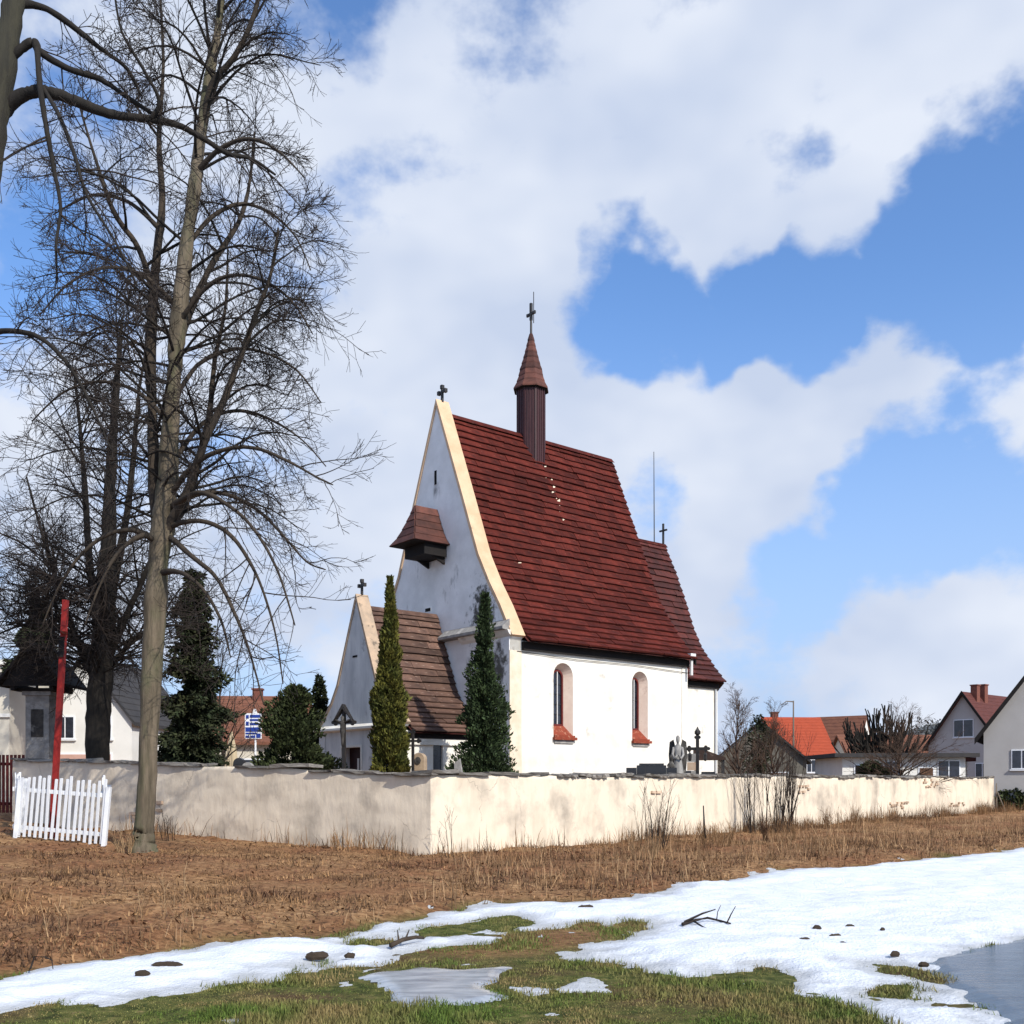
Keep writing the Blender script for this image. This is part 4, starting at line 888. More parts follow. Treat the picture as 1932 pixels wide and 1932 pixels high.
def W3(l, d): return [tuple(P(px, py, d + (q[0] if q else 0))) for px, py, *q in l]
def linden_main():
    rng = np.random.default_rng(21); D = 20.3; b = on(270, D)
    root = empty('linden_tree', b); tag(root, 'tall bare linden with pale straight trunk standing before the churchyard wall', 'tree')
    def loc(l): return [tuple(Vector(p) - b) for p in l]
    tr = loc([tuple(b - Vector((0, 0, .3))), tuple(b + Vector((0, 0, .02))), tuple(b + Vector((.01, 0, .28)))] + W3([(272,1560),(279,1440),(284,1300),(292,1180),(298,1080),(306,1000),(316,900),(322,800),(330,690),(338,600),(350,480),(366,360),(378,260),(394,150),(410,60),(424,-60),(436,-200),(444,-330)], D))
    rr = [.36,.27,.215,.19,.185,.195,.21,.215,.225,.20,.165,.16,.155,.145,.125,.11,.095,.08,.06,.04,.02]
    _, tp, trd = stem_mesh('trunk', tr, rr, M['bark_tan'], root, 14)
    stems = [(tp, trd)]
    def stem(l, r, d): 
        q = loc(W3(l, d)); _, a, c = stem_mesh('limb', q, r, M['bark_limb'], root, 9); stems.append((a, c))
    stem([(302,1060,0),(296,980,.1),(290,850,.3),(284,700,.5),(287,590,.6),(296,480,.7),(306,380,.8),(300,260,.9),(308,120,1.0),(300,-40,1.1)], [.10,.12,.12,.11,.10,.085,.07,.05,.035,.02], D)
    stem([(300,1040,0),(322,985,-.1),(352,930,-.3),(388,830,-.5),(420,760,-.6),(455,670,-.7),(480,600,-.8),(510,520,-.9),(525,430,-1)], [.10,.10,.09,.075,.065,.055,.045,.032,.018], D)
    stem([(322,700,0),(345,625,.3),(370,560,.5),(405,490,.7),(450,420,.8),(470,350,1.0),(480,250,1.1)], [.09,.085,.07,.06,.05,.035,.02], D)
    stem([(304,1020,0),(345,960,.3),(372,880,.7),(395,780,1.0),(405,680,1.3),(425,580,1.5),(430,470,1.6)], [.08,.08,.075,.06,.05,.035,.02], D)
    stem([(384,240,0),(400,160,-.2),(440,110,-.4),(475,40,-.5),(500,-60,-.6),(520,-200,-.7)], [.07,.065,.055,.045,.035,.02], D)
    stem([(292,560,.6),(262,470,.3),(215,400,0),(180,300,-.3),(150,200,-.5)], [.06,.055,.045,.03,.018], D)
    # drooping arched limbs round the old crown base (the picture's right side carries most of them)
    for l in ([(308,1000,0),(350,985,-.2),(400,985,-.4),(450,1010,-.5),(490,1060,-.6),(520,1120,-.7),(545,1200,-.7),(560,1290,-.7)],
              [(308,985,0),(345,950,.2),(395,930,.4),(450,935,.5),(510,965,.6),(560,1010,.7),(610,1060,.8),(650,1075,.9)],
              [(300,1020,0),(250,1000,-.1),(200,1010,-.2),(150,1050,-.3),(110,1110,-.4),(80,1180,-.4)],
              [(316,1010,0),(370,1050,-.6),(420,1090,-1),(460,1160,-1.3),(490,1230,-1.5),(520,1330,-1.6)],
              [(300,1030,0),(270,1010,-.4),(225,1040,-.7),(190,1100,-1),(160,1180,-1.1)],
              [(300,1080,0),(345,1080,-.5),(390,1110,-.9),(430,1170,-1.1),(450,1240,-1.2)],
              [(318,940,0),(370,880,-.4),(430,850,-.7),(500,845,-.9),(570,870,-1),(630,900,-1.0),(665,915,-1)],
              [(326,760,0),(380,690,.3),(450,660,.5),(520,665,.6),(590,700,.7),(640,760,.7)], [(335,620,0),(390,550,-.3),(450,520,-.5),(520,530,-.7),(580,570,-.8),(622,630,-.8)],
              [(355,470,0),(410,410,.3),(470,385,.5),(530,400,.6),(585,445,.7),(618,510,.7)], [(372,330,0),(430,280,-.3),(490,262,-.5),(550,285,-.6),(605,335,-.7)],
              [(320,800,0),(260,740,.3),(190,720,.5),(120,740,.7),(60,795,.8)], [(340,580,0),(270,520,-.3),(200,505,-.5),(130,535,-.7),(75,595,-.8)], [(300,430,.7),(240,380,.9),(170,370,1.1),(100,405,1.2)],
              [(322,880,0),(390,800,.5),(460,775,.9),(530,790,1.1),(600,830,1.2),(650,880,1.2)], [(318,960,0),(380,930,-.8),(440,950,-1.2),(500,1000,-1.4),(550,1080,-1.5),(585,1180,-1.5)]):
        l = [(300 + (px - 300) * .9 if px > 330 else px, py, *q) for px, py, *q in l]; n = len(l); stem(l, list(np.linspace(.052 if l[0][1] < 900 else .062, .012, n)), D)
    seeds = []; rads = []
    zf = P(300, 1020, D).z - b.z
    for (p, r), n, z0, z1, ln, el in ((stems[0], 40, zf - .6, 19.5, (3.9, 2.2), (14, 50)), (stems[1], 22, zf + .4, 17.0, (3.2, 1.8), (15, 50)), (stems[2], 15, zf + .3, 12, (2.6, 1.6), (15, 45)), (stems[3], 13, zf + 3, 14, (2.6, 1.5), (20, 45)), (stems[4], 13, zf + .5, 12, (2.6, 1.5), (15, 45)), (stems[5], 12, 13, 18, (2.2, 1.3), (25, 50)), (stems[6], 10, 10.5, 15, (2., 1.4), (20, 45))):
        p0, d0, L, r0 = limbs_from_stem(p, r, n, z0, z1, rng, ln, el)
        pts = grow(p0, d0, L, 9, .07, lambda t: .05 - .30 * sstep(.15, .6, t) + .34 * sstep(.72, 1, t), rng)
        seeds.append(pts); rads.append(np.minimum(r0 * .6, .034)[:, None] * np.linspace(1, .25, 10)[None])
    S = np.concatenate(seeds); Rr = np.concatenate(rads); tubes_np('branches', S, Rr, 5, M['bark_dark'], root, kind='stuff')
    # the arched limbs and stems carry side branches as well
    ex = []; er = []
    for p, r in stems[1:]:
        i = np.linspace(0, len(p) - 1, 10); ex.append(np.stack([np.interp(i, np.arange(len(p)), p[:, k]) for k in range(3)], 1)); er.append(np.interp(i, np.arange(len(p)), r))
    S2 = np.concatenate([S, np.array(ex)]); R2 = np.concatenate([Rr, np.minimum(np.array(er), .045)])
    droop = lambda t: .02 - .16 * sstep(.1, .6, t) + .30 * sstep(.65, 1, t)
    crown_from(root, S2, R2, rng, [
        dict(n=8, t=(.30, .98), ang=(30, 65), len=(.36, .64), lo=.45, hi=1.7, K=7, w=.09, g=droop, r=.014, rmin=.0062, s=4),
        dict(n=7, t=(.15, .98), ang=(28, 60), len=(.35, .65), lo=.25, hi=.9, K=4, w=.10, g=lambda t: .05, r=.0072, rmin=.0046, s=3),
        dict(n=2, t=(.3, .98), ang=(25, 55), len=(.4, .7), lo=.15, hi=.5, K=2, w=.10, g=lambda t: .08, r=.0048, rmin=.0038, s=3)], M['twig'], droop)
linden_main()

def linden_dark():
    rng = np.random.default_rng(31); D = 31.0; b = on(184, D)
    root = empty('linden_tree', b); tag(root, 'dark trunked bare linden with several upright stems inside the churchyard wall', 'tree')
    loc = lambda l: [tuple(Vector(p) - b) for p in l]
    _, tp, tr_ = stem_mesh('trunk', loc([tuple(b - Vector((0, 0, .25)))] + W3([(184,1440),(186,1340),(192,1250),(197,1170),(200,1100),(204,1020),(208,920),(214,800),(222,700),(230,600)], D)), [.44,.37,.36,.35,.34,.26,.22,.18,.13,.08,.03], M['bark_dark'], root, 12)
    stems = [(tp, tr_)]
    for l, r0 in (([(190,1230,0),(180,1150,-.5),(168,1050,-.9),(160,920,-1.2),(150,800,-1.4),(140,700,-1.6)], .17), ([(198,1180,0),(216,1090,.5),(238,980,.9),(252,860,1.2),(262,740,1.5),(280,640,1.7)], .18),
                  ([(186,1300,0),(150,1220,.5),(115,1120,.9),(80,1010,1.2),(50,900,1.4)], .13), ([(200,1250,0),(235,1170,-.6),(275,1080,-1),(310,980,-1.3),(330,860,-1.5)], .13),
                  ([(190,1270,0),(150,1210,-.5),(105,1180,-.9),(60,1170,-1.1),(10,1180,-1.2)], .11), ([(196,1280,0),(240,1220,.5),(285,1190,.9),(330,1180,1.1),(375,1190,1.2)], .10), ([(188,1270,0),(140,1210,1),(90,1180,1.6),(40,1180,2),(-10,1200,2.3)], .10)):
        _, a, c = stem_mesh('limb', loc(W3(l, D)), list(np.linspace(r0, .025, len(l))), M['bark_dark'], root, 8); stems.append((a, c))
    S = []; Rr = []
    for k, (p, r) in enumerate(stems):
        z0, z1 = max(4.2, p[:, 2].min()), p[:, 2].max(); n = 40 if k == 0 else 27
        p0, d0, L, r0 = limbs_from_stem(p, r, n, z0, z1, rng, (3.4, 2.0), (15, 50)); pts = grow(p0, d0, L, 9, .08, lambda t: .03 - .2 * sstep(.2, .6, t) + .3 * sstep(.7, 1, t), rng)
        S.append(pts); Rr.append(np.minimum(r0 * .5, .036)[:, None] * np.linspace(1, .25, 10)[None])
    S = np.concatenate(S); Rr = np.concatenate(Rr); tubes_np('branches', S, Rr, 4, M['bark_dark'], root, kind='stuff')
    crown_from(root, S, Rr, rng, [dict(n=8, t=(.15, .95), ang=(30, 65), len=(.35, .65), lo=.5, hi=1.8, K=6, w=.10, g=lambda t: -.05 + .25 * sstep(.6, 1, t), r=.018, rmin=.0085, s=3),
        dict(n=6, t=(.2, .98), ang=(28, 60), len=(.35, .65), lo=.3, hi=1.0, K=4, w=.10, g=lambda t: .05, r=.009, rmin=.0064, s=3)], M['twig'], None)
linden_dark()

def linden_edge():
    rng = np.random.default_rng(41); D = 14.5; b = on(-150, D)
    root = empty('linden_tree', b); tag(root, 'leaning thick linden with one heavy arched limb reaching over the lawn', 'tree')
    loc = lambda l: [tuple(Vector(p) - b) for p in l]
    _, tp, tr_ = stem_mesh('trunk', loc([tuple(b - Vector((0, 0, .25)))] + W3([(-140,1500),(-115,1200),(-85,900),(-55,620),(-34,400),(-12,250),(8,120),(26,0),(46,-130),(78,-300),(90,-480)], D)), [.28,.22,.20,.19,.185,.18,.175,.165,.14,.12,.09,.05], M['bark_edge'], root, 14)
    stems = []
    def stem(l, r, mt='bark_dark'):
        _, a, c = stem_mesh('limb', loc(W3(l, D)), list(np.linspace(r[0], r[1], len(l))), M[mt], root, 9); stems.append((a, c))
    stem([(-14,262,.05),(12,205,.06),(55,174,.02),(105,178,0),(160,198,.2),(215,217,.4),(280,224,.6),(335,236,.8),(385,262,.9),(430,290,1.0),(475,300,1.1),(520,330,1.2)], (.105, .018))
    stem([(8,120,0),(40,92,0),(64,80,0),(78,100,.0),(130,130,.2),(190,150,.4),(250,190,.6),(305,226,.7)], (.07, .03))
    stem([(24,14,0),(55,8,.1),(90,18,.2),(140,52,.4),(190,92,.6),(240,130,.8),(265,180,1.0)], (.06, .02))
    stem([(70,85,0),(74,150,-.2),(84,220,-.3),(100,310,-.3),(114,390,-.3),(106,460,-.4),(108,530,-.4)], (.045, .014))
    stem([(80,165,-.1),(110,215,-.4),(140,290,-.6),(165,370,-.7),(220,460,-.8),(260,540,-.9)], (.035, .010))
    stem([(-62,660,0),(-20,630,-.3),(30,625,-.5),(80,640,-.6),(130,690,-.6),(170,760,-.6),(210,850,-.5)], (.05, .012))
    stem([(4,140,0),(-40,60,.3),(-120,0,.5),(-220,-20,.8)], (.10, .03)); stem([(38,-80,0),(120,-160,.4),(180,-260,.6)], (.08, .02)); stem([(-42,480,0),(-120,420,.3),(-220,400,.4)], (.07, .02))
    stem([(285,224,.6),(300,190,.5),(270,130,.3),(230,60,.1),(215,-20,0)], (.035, .012))
    ex = []; er = []
    for p, r in stems:
        i = np.linspace(0, len(p) - 1, 12); ex.append(np.stack([np.interp(i, np.arange(len(p)), p[:, k]) for k in range(3)], 1)); er.append(np.interp(i, np.arange(len(p)), r))
    crown_from(root, np.array(ex), np.minimum(np.array(er), .03), rng, [dict(n=9, t=(.3, 1), ang=(30, 70), len=(.3, .6), lo=.5, hi=1.7, K=7, w=.09, g=lambda t: -.02 - .1 * sstep(.2, .6, t) + .2 * sstep(.7, 1, t), r=.016, rmin=.005, s=4),
        dict(n=6, t=(.15, .98), ang=(30, 60), len=(.35, .6), lo=.25, hi=.8, K=5, w=.1, g=lambda t: .04, r=.008, rmin=.0052, s=3), dict(n=3, t=(.2, .98), ang=(30, 60), len=(.35, .6), lo=.12, hi=.4, K=3, w=.1, g=lambda t: .06, r=.0055, rmin=.0042, s=3)], M['twig'], None)
linden_edge()

def small_bare(name, label, b, h, seed, mat_='twig', spread=.8, n1=26, n2=6, thick=.05, elev=(45, 75), ln=(.55, .35), clear=.25, cat='tree', group=None, n3=0, upr=.04):
    rng = np.random.default_rng(seed); root = empty(name, b); tag(root, label, cat, group)
    p = np.array([[0, 0, -.15], [.02 * h, 0, h * .3], [-.01 * h, .02 * h, h * .6], [.02 * h, 0, h]]); _, tp, tr_ = stem_mesh('trunk', p, [thick, thick * .85, thick * .5, thick * .12], M[mat_], root, 7)
    p0, d0, L, r0 = limbs_from_stem(tp, tr_, n1, h * clear, h * .95, rng, (h * ln[0] * spread, h * ln[1] * spread), elev)
    pts = grow(p0, d0, L, 7, .08, lambda t: upr, rng); rad = (np.minimum(r0 * .6, thick * .5))[:, None] * np.linspace(1, .25, 8)[None]; tubes_np('branches', pts, rad, 4, M[mat_], root, kind='stuff')
    lv = [dict(n=n2, t=(.2, .97), ang=(22, 50), len=(.35, .6), lo=h * .04, hi=h * .25, K=5, w=.08, g=lambda t: upr, r=thick * .2, rmin=thick * .06, s=3)]
    if n3: lv.append(dict(n=n3, t=(.2, .97), ang=(22, 50), len=(.35, .6), lo=h * .03, hi=h * .15, K=3, w=.08, g=lambda t: upr, r=thick * .12, rmin=thick * .05, s=3))
    crown_from(root, pts, rad, rng, lv, M[mat_], None); return root
def pollard(label, b, h, rad, seed):
    """a pollarded tree: knobbly fan of thick short rods"""
    rng = np.random.default_rng(seed); root = empty('pollarded_tree', b); tag(root, label, 'tree')
    stem_mesh('trunk', [(0, 0, -.2), (.05, 0, h * .25), (0, .05, h * .42)], [.28, .22, .24], M['bark_dark'], root, 9)
    n = 40; az = rng.uniform(0, 2 * np.pi, n); el = np.radians(rng.uniform(10, 80, n)); d = np.stack([np.cos(az) * np.cos(el), np.sin(az) * np.cos(el), np.sin(el)], 1)
    pts = grow(np.tile([[0, 0, h * .34]], (n, 1)), d, rad * rng.uniform(.6, 1.0, n), 6, .10, lambda t: .05, rng); rr = np.tile(np.linspace(.09, .045, 7), (n, 1)); tubes_np('branches', pts, rr, 6, M['bark_dark'], root, kind='stuff')
    p, d, ln, r = spawn(pts, rr, 9, (.35, 1.0), rng, (15, 45), (.3, .5), up=.8); d[:, 2] = np.abs(d[:, 2]) + .35; ln = rng.uniform(.5, 1.25, len(ln)) * rad / 3.2
    q = grow(p, d, ln, 5, .09, lambda t: .12, rng); tubes_np('rods', q, np.tile(np.linspace(.042, .034, 6), (len(q), 1)), 5, M['bark_dark'], root, kind='stuff')

# ------------------------------------------------------------------ evergreens: leaf sprays spread through the crown
def sprays(name, c, nrm, size, mat_, parent, rng, droop=0.0, aspect=.5):
    n = len(c); d = unit(nrm + rng.normal(0, .45, (n, 3))); d[:, 2] += droop; d = unit(d); s = unit(np.cross(d, rng.normal(0, 1, (n, 3)))); sz = size * rng.uniform(.6, 1.4, n)[:, None]
    a = c; t = c + d * sz; l = c + d * sz * .45 + s * sz * aspect * .5; r = c + d * sz * .45 - s * sz * aspect * .5; up = np.cross(d, s) * sz * .12; l = l + up; r = r + up
    V = np.stack([a, l, t, r], 1).reshape(-1, 3); k = np.arange(n)[:, None] * 4; F = np.concatenate([k + [0, 1, 2], k + [0, 2, 3]], 1).reshape(-1, 3)
    return np_mesh(name, V, F, mat_, parent, kind='stuff')
def evergreen(name, label, b, h, radf, n, size, mname, seed, z0=.05, lump=.3, droop=.5, cat='tree', lean=(0, 0), trunk=.09, shell=.5, fr=(5, 3), group=None, outward=.8):
    """radf(f)= crown radius at height fraction f"""
    rng = np.random.default_rng(seed); root = empty(name, b); tag(root, label, cat, group)
    MB().tube([(0, 0, -.15), (lean[0] * .5, lean[1] * .5, h * .5), (lean[0], lean[1], h * .93)], [trunk, trunk * .7, .012], 7).build('trunk', M['bark_dark'], root, smooth=True)
    m = int(n * 2.5); f = rng.uniform(z0, 1, m); az = rng.uniform(0, 2 * np.pi, m); R = np.array([radf(x) for x in f])
    keep = rng.uniform(0, 1, m) < R / max(R.max(), 1e-6) + .05; f, az, R = f[keep][:n], az[keep][:n], R[keep][:n]
    lump_ = 1 + lump * (2 * fbm(az / (2 * np.pi) * fr[0] * 2 + f * 3, f * h * fr[1], 3, seed)); q = rng.uniform(0, 1, len(f)) ** shell; rr = R * lump_ * q
    hole = fbm(az * fr[0] * .6 + 9, f * h * fr[1] * .9, 3, seed + 3) > -.24; f, az, rr = f[hole], az[hole], rr[hole]
    c = np.stack([np.cos(az) * rr + lean[0] * f, np.sin(az) * rr + lean[1] * f, f * h], 1); nr = np.stack([np.cos(az) * outward, np.sin(az) * outward, np.full(len(az), .0)], 1)
    sprays('crown', c, nr, size, M[mname], root, rng, droop); return root
def build_evergreens():
    evergreen('thuja', 'slim golden green columnar thuja in front of the porch roof', on(736, 31), 7.75, lambda f: .48 * min(1, (1 - f) * 2.0 + .03) ** .95 * (.80 + .2 * min(1, (1-f)*1.2)), 46000, .125, 'thuja_gold', 3, .0, .40, 1.1, shell=.32, fr=(4, 2.2))
    evergreen('thuja', 'darker ragged conical thuja against the corner of the nave', on(915, 33.6), 7.9, lambda f: .92 * (1 - f) ** .75 * (.55 + .45 * min(1, (1 - f) * 1.6)) + .05, 42000, .115, 'thuja_dark', 5, .0, .85, .9, shell=.4, fr=(5, 2.2))
    evergreen('spruce', 'tall dark spruce behind the wall beside the pale linden trunk', on(366, 34), 8.4, lambda f: 1.02 * (1 - f) ** .62 * (1 + .18 * math.sin(f * 46)) + .04, 40000, .17, 'spruce', 7, .0, .9, -.25, shell=.5, fr=(4, 2.0))
    evergreen('spruce', 'dark layered spruce behind the wayside shrine', on(70, 44), 8.9, lambda f: 1.5 * (1 - f) ** .7 * (1 + .3 * math.sin(f * 40)) + .04, 14000, .24, 'spruce', 9, .62, .6, -.3, shell=.55, fr=(4, 1.6))
    evergreen('juniper', 'spreading dark green juniper bush left of the porch', on(556, 33), 4.5, lambda f: 1.0 * (1 - max(0, f - .45) / .55) ** .6 * (.85 + .15 * f) + .05, 36000, .13, 'yew', 11, .0, .8, .9, 'shrub', shell=.45, fr=(4, 1.6))
    evergreen('juniper', 'small pointed brown green conifer at the porch corner', on(602, 41), 5.6, lambda f: .7 * (1 - f) ** .7 * (1 + .2 * math.sin(f * 30)) + .04, 14000, .15, 'spruce', 13, .0, .5, .6, 'shrub', shell=.5)
    evergreen('shrub', 'rounded dark evergreen shrub before the flat roofed house', on(1645, 49), 2.55, lambda f: 1.25 * (1 - abs(f - .45) / .56) ** .5 if abs(f - .45) < .56 else .05, 12000, .17, 'yew', 15, .0, .35, .3, 'shrub')
    evergreen('ivy_bush', 'dark leafy bush left of the red roofed house among bare stems', on(1432, 62), 5.6, lambda f: .95 * (1 - f) ** .6 * (.7 + f * .5) + .08, 4000, .2, 'spruce', 17, .0, 1.0, .3, 'shrub', fr=(5, 1.4))
build_evergreens()
def build_bare_small():
    small_bare('bare_tree', 'thin bare young tree with upright twigs before the brown tiled house', on(415, 40), 6.6, 51, 'twig', .62, 30, 6, .07, (50, 72), (.55, .3), .18, n3=3)
    pollard('pollarded tree with a dense fan of short black rods behind the wall', on(1668, 60), 6.3, 3.5, 55)
    small_bare('fruit_tree', 'low bare fruit tree with a fine brown twig crown under the pollarded tree', on(1700, 47), 4.1, 57, 'twig_brown', 1.0, 40, 10, .08, (15, 65), (.75, .4), .2, n3=5, upr=.0)
    small_bare('bare_tree', 'bare grey brown tree rising behind the chancel of the church', on(1392, 58), 6.2, 59, 'twig_brown', .7, 40, 9, .10, (40, 75), (.55, .3), .12, n3=5)
    small_bare('bare_tree', 'bare bushy tree with crooked tips in front of the weathered barn', on(1458, 50), 5.0, 61, 'twig_brown', .7, 34, 9, .09, (45, 78), (.6, .3), .08, n3=4)
    # wands growing on the lane side of the wall
    def wands(label, px, d, n, h, sp, seed, th=.011, mname='twig', group=None):
        rng = np.random.default_rng(seed); b = on(px, d); root = empty('sapling', b); tag(root, label, 'sapling', group)
        az = rng.uniform(0, 2 * np.pi, n); p0 = np.stack([np.cos(az) * sp * .25, np.sin(az) * sp * .12, np.full(n, -.08)], 1); el = np.radians(rng.uniform(74, 90, n)); d0 = np.stack([np.cos(az) * np.cos(el), np.sin(az) * np.cos(el) * .5, np.sin(el)], 1)
        L = h * rng.uniform(.55, 1.08, n); pts = grow(p0, d0, L, 10, .035, lambda t: .01, rng); rad = th * rng.uniform(.6, 1.2, n)[:, None] * np.linspace(1, .3, 11)[None]; tubes_np('stems', pts, rad, 5, M[mname], root, kind='stuff')
        crown_from(root, pts, rad, rng, [dict(n=5, t=(.3, .95), ang=(18, 40), len=(.2, .4), lo=.12, hi=.6, K=4, w=.05, g=lambda t: .05, r=.006, rmin=.003, s=3)], M[mname], None)
    wands('pair of thin bare wands beside the corner of the wall', 852, 21.6, 4, 1.25, .35, 71, .008)
    wands('fan of bare sapling stems against the sunlit wall', 1232, 24.4, 20, 1.8, 1.1, 73, .011)
    wands('tall thicket of bare stems rising above the wall top', 1452, 31.5, 46, 3.3, 2.4, 75, .017)
    wands('bare whippy shoots by the broken right end of the thicket', 1498, 34, 6, 2.6, .6, 77, .016)
    wands('straw brown clump of dead stalks below the fan of saplings', 1215, 20.5, 40, .62, .9, 79, .007, 'straw')
    wands('straw brown clump of dead stalks at the foot of the pale linden', 235, 20.0, 34, .55, .45, 81, .006, 'straw')
    wands('dark brown tangle of dead stalks below the thicket', 1470, 27.5, 60, .8, 1.6, 83, .008, 'straw_dark')
    wands('dark brown dead scrub at the foot of the wall beside the black stake', 1352, 25.6, 46, .7, 1.3, 93, .007, 'straw_dark')
    wands('dark brown dead scrub at the wall foot beyond the bare thicket', 1590, 34, 60, .8, 2.2, 95, .009, 'straw_dark')
    wands('few tall straw stems in the meadow grass', 305, 11.6, 7, .62, .9, 85, .005, 'straw')
    wands('two leaning straws by the snow edge', 112, 10.4, 3, .55, .4, 87, .005, 'straw')
    wands('dark scrub of thin twigs growing at the wall behind the linden', 318, 23.6, 9, .9, .5, 89, .008)
build_bare_small()
# ------------------------------------------------------------------ houses of the village
def house(name, label, loc, rz, L, Wd, he, hr, wall, roof, windows=(), doors=(), chimneys=(), over=.35, flat=False, verge=None):
    h = empty(name, loc, rz); tag(h, label, 'house'); hx, hy = L / 2, Wd / 2
    if flat: MB().lohi((-hx, -hy, -.3), (hx, hy, he)).build('wall', M[wall], h)
    else:
        w = MB(); w.prism([(-hx, -hy, -.3), (-hx, -hy, he), (-hx, 0, hr), (-hx, hy, he), (-hx, hy, -.3)], (L, 0, 0)); w.build('wall', M[wall], h)
    if flat:
        r = MB().lohi((-hx - over, -hy - over, he + .004), (hx + over, hy + over, he + .22)).build('roof', M[roof], h)
    else:
        r = MB(); sl = (hr - he) / hy; t = .16
        for s in (-1, 1):
            y0 = s * (hy + over); z0 = he - sl * over + .03
            r.prism([(-hx - over, y0, z0), (-hx - over, 0, hr + .03), (-hx - over, 0, hr + .03 + t), (-hx - over, y0, z0 + t * .8)], (L + 2 * over, 0, 0))
        r = r.build('roof', M[roof], h)
        n = max(4, int(math.hypot(hy + over, hr - he) / .38)); tl = MB()
        for s in (-1, 1):
            for k in range(n):
                f = (k + .02) / n; y = s * (hy + over) * (1 - f); z = he - sl * over + .03 + t * .8 + (hr + .03 + t - (he - sl * over + .03 + t * .8)) * f
                f2 = (k + 1) / n; y2 = s * (hy + over) * (1 - f2); z2 = he - sl * over + .03 + t * .8 + (hr + .03 + t - (he - sl * over + .03 + t * .8)) * f2
                tl.add([(-hx - over + .02, y, z + .045), (hx + over - .02, y, z + .045), (hx + over - .02, y2, z2 + .008), (-hx - over + .02, y2, z2 + .008), (-hx - over + .02, y, z + .004), (hx + over - .02, y, z + .004)], [(0, 1, 2, 3), (4, 5, 1, 0)])
        tl.build('tile_courses', M[roof], r, kind='stuff')
        if verge:
            for e in (-1, 1):
                v = MB()
                for s in (-1, 1):
                    y0 = s * (hy + over + .02); z0 = he - sl * (over + .02); x = e * (hx + over + .012)
                    v.prism([(x, y0, z0 - .12), (x, 0, hr - .08), (x, 0, hr + .26), (x, y0, z0 + .22)], (e * .05, 0, 0))
                v.build('verge_board', M[verge], r)
        for cx_, cy_, cw, chh in chimneys:
            zt = hr + chh; c = MB().lohi((cx_ - cw / 2, cy_ - cw / 2, hr - 1.2), (cx_ + cw / 2, cy_ + cw / 2, zt)).lohi((cx_ - cw / 2 - .06, cy_ - cw / 2 - .06, zt + .002), (cx_ + cw / 2 + .06, cy_ + cw / 2 + .06, zt + .1)).build('chimney', M['chimney'], r)
    def pos(face, u, z, off):
        return {'S': Vector((u, -hy - off, z)), 'N': Vector((u, hy + off, z)), 'E': Vector((hx + off, u, z)), 'W': Vector((-hx - off, u, z))}[face]
    def box(face, u, z, w, hh, off, d, nm, m, par):
        c = pos(face, u, z, off + d / 2); dim = (w, d, hh) if face in 'SN' else (d, w, hh); return MB().box(c, dim).build(nm, M[m], par)
    for face, u, z, w, hh in windows:
        win = box(face, u, z, w, hh, .003, .05, 'window', 'sign_white', h)
        nm = 2 if w > .75 else 1; pw = (w - .10 - .06 * (nm - 1)) / nm
        for k in range(nm): box(face, u - w / 2 + .05 + pw / 2 + k * (pw + .06), z, pw, hh - .12, .054, .012, 'pane', 'glass', win)
        box(face, u, z - hh / 2 - .05, w + .16, .06, .003, .12, 'sill', 'sign_white', win)
    for face, u, w, hh, m in doors:
        d = box(face, u, hh / 2, w + .16, hh + .08, .003, .04, 'door', 'sign_white', h); box(face, u, hh / 2 - .02, w, hh - .04, .046, .03, 'door_leaf', m, d)
    return h
def rough(px, d): v = on(px, d); return v
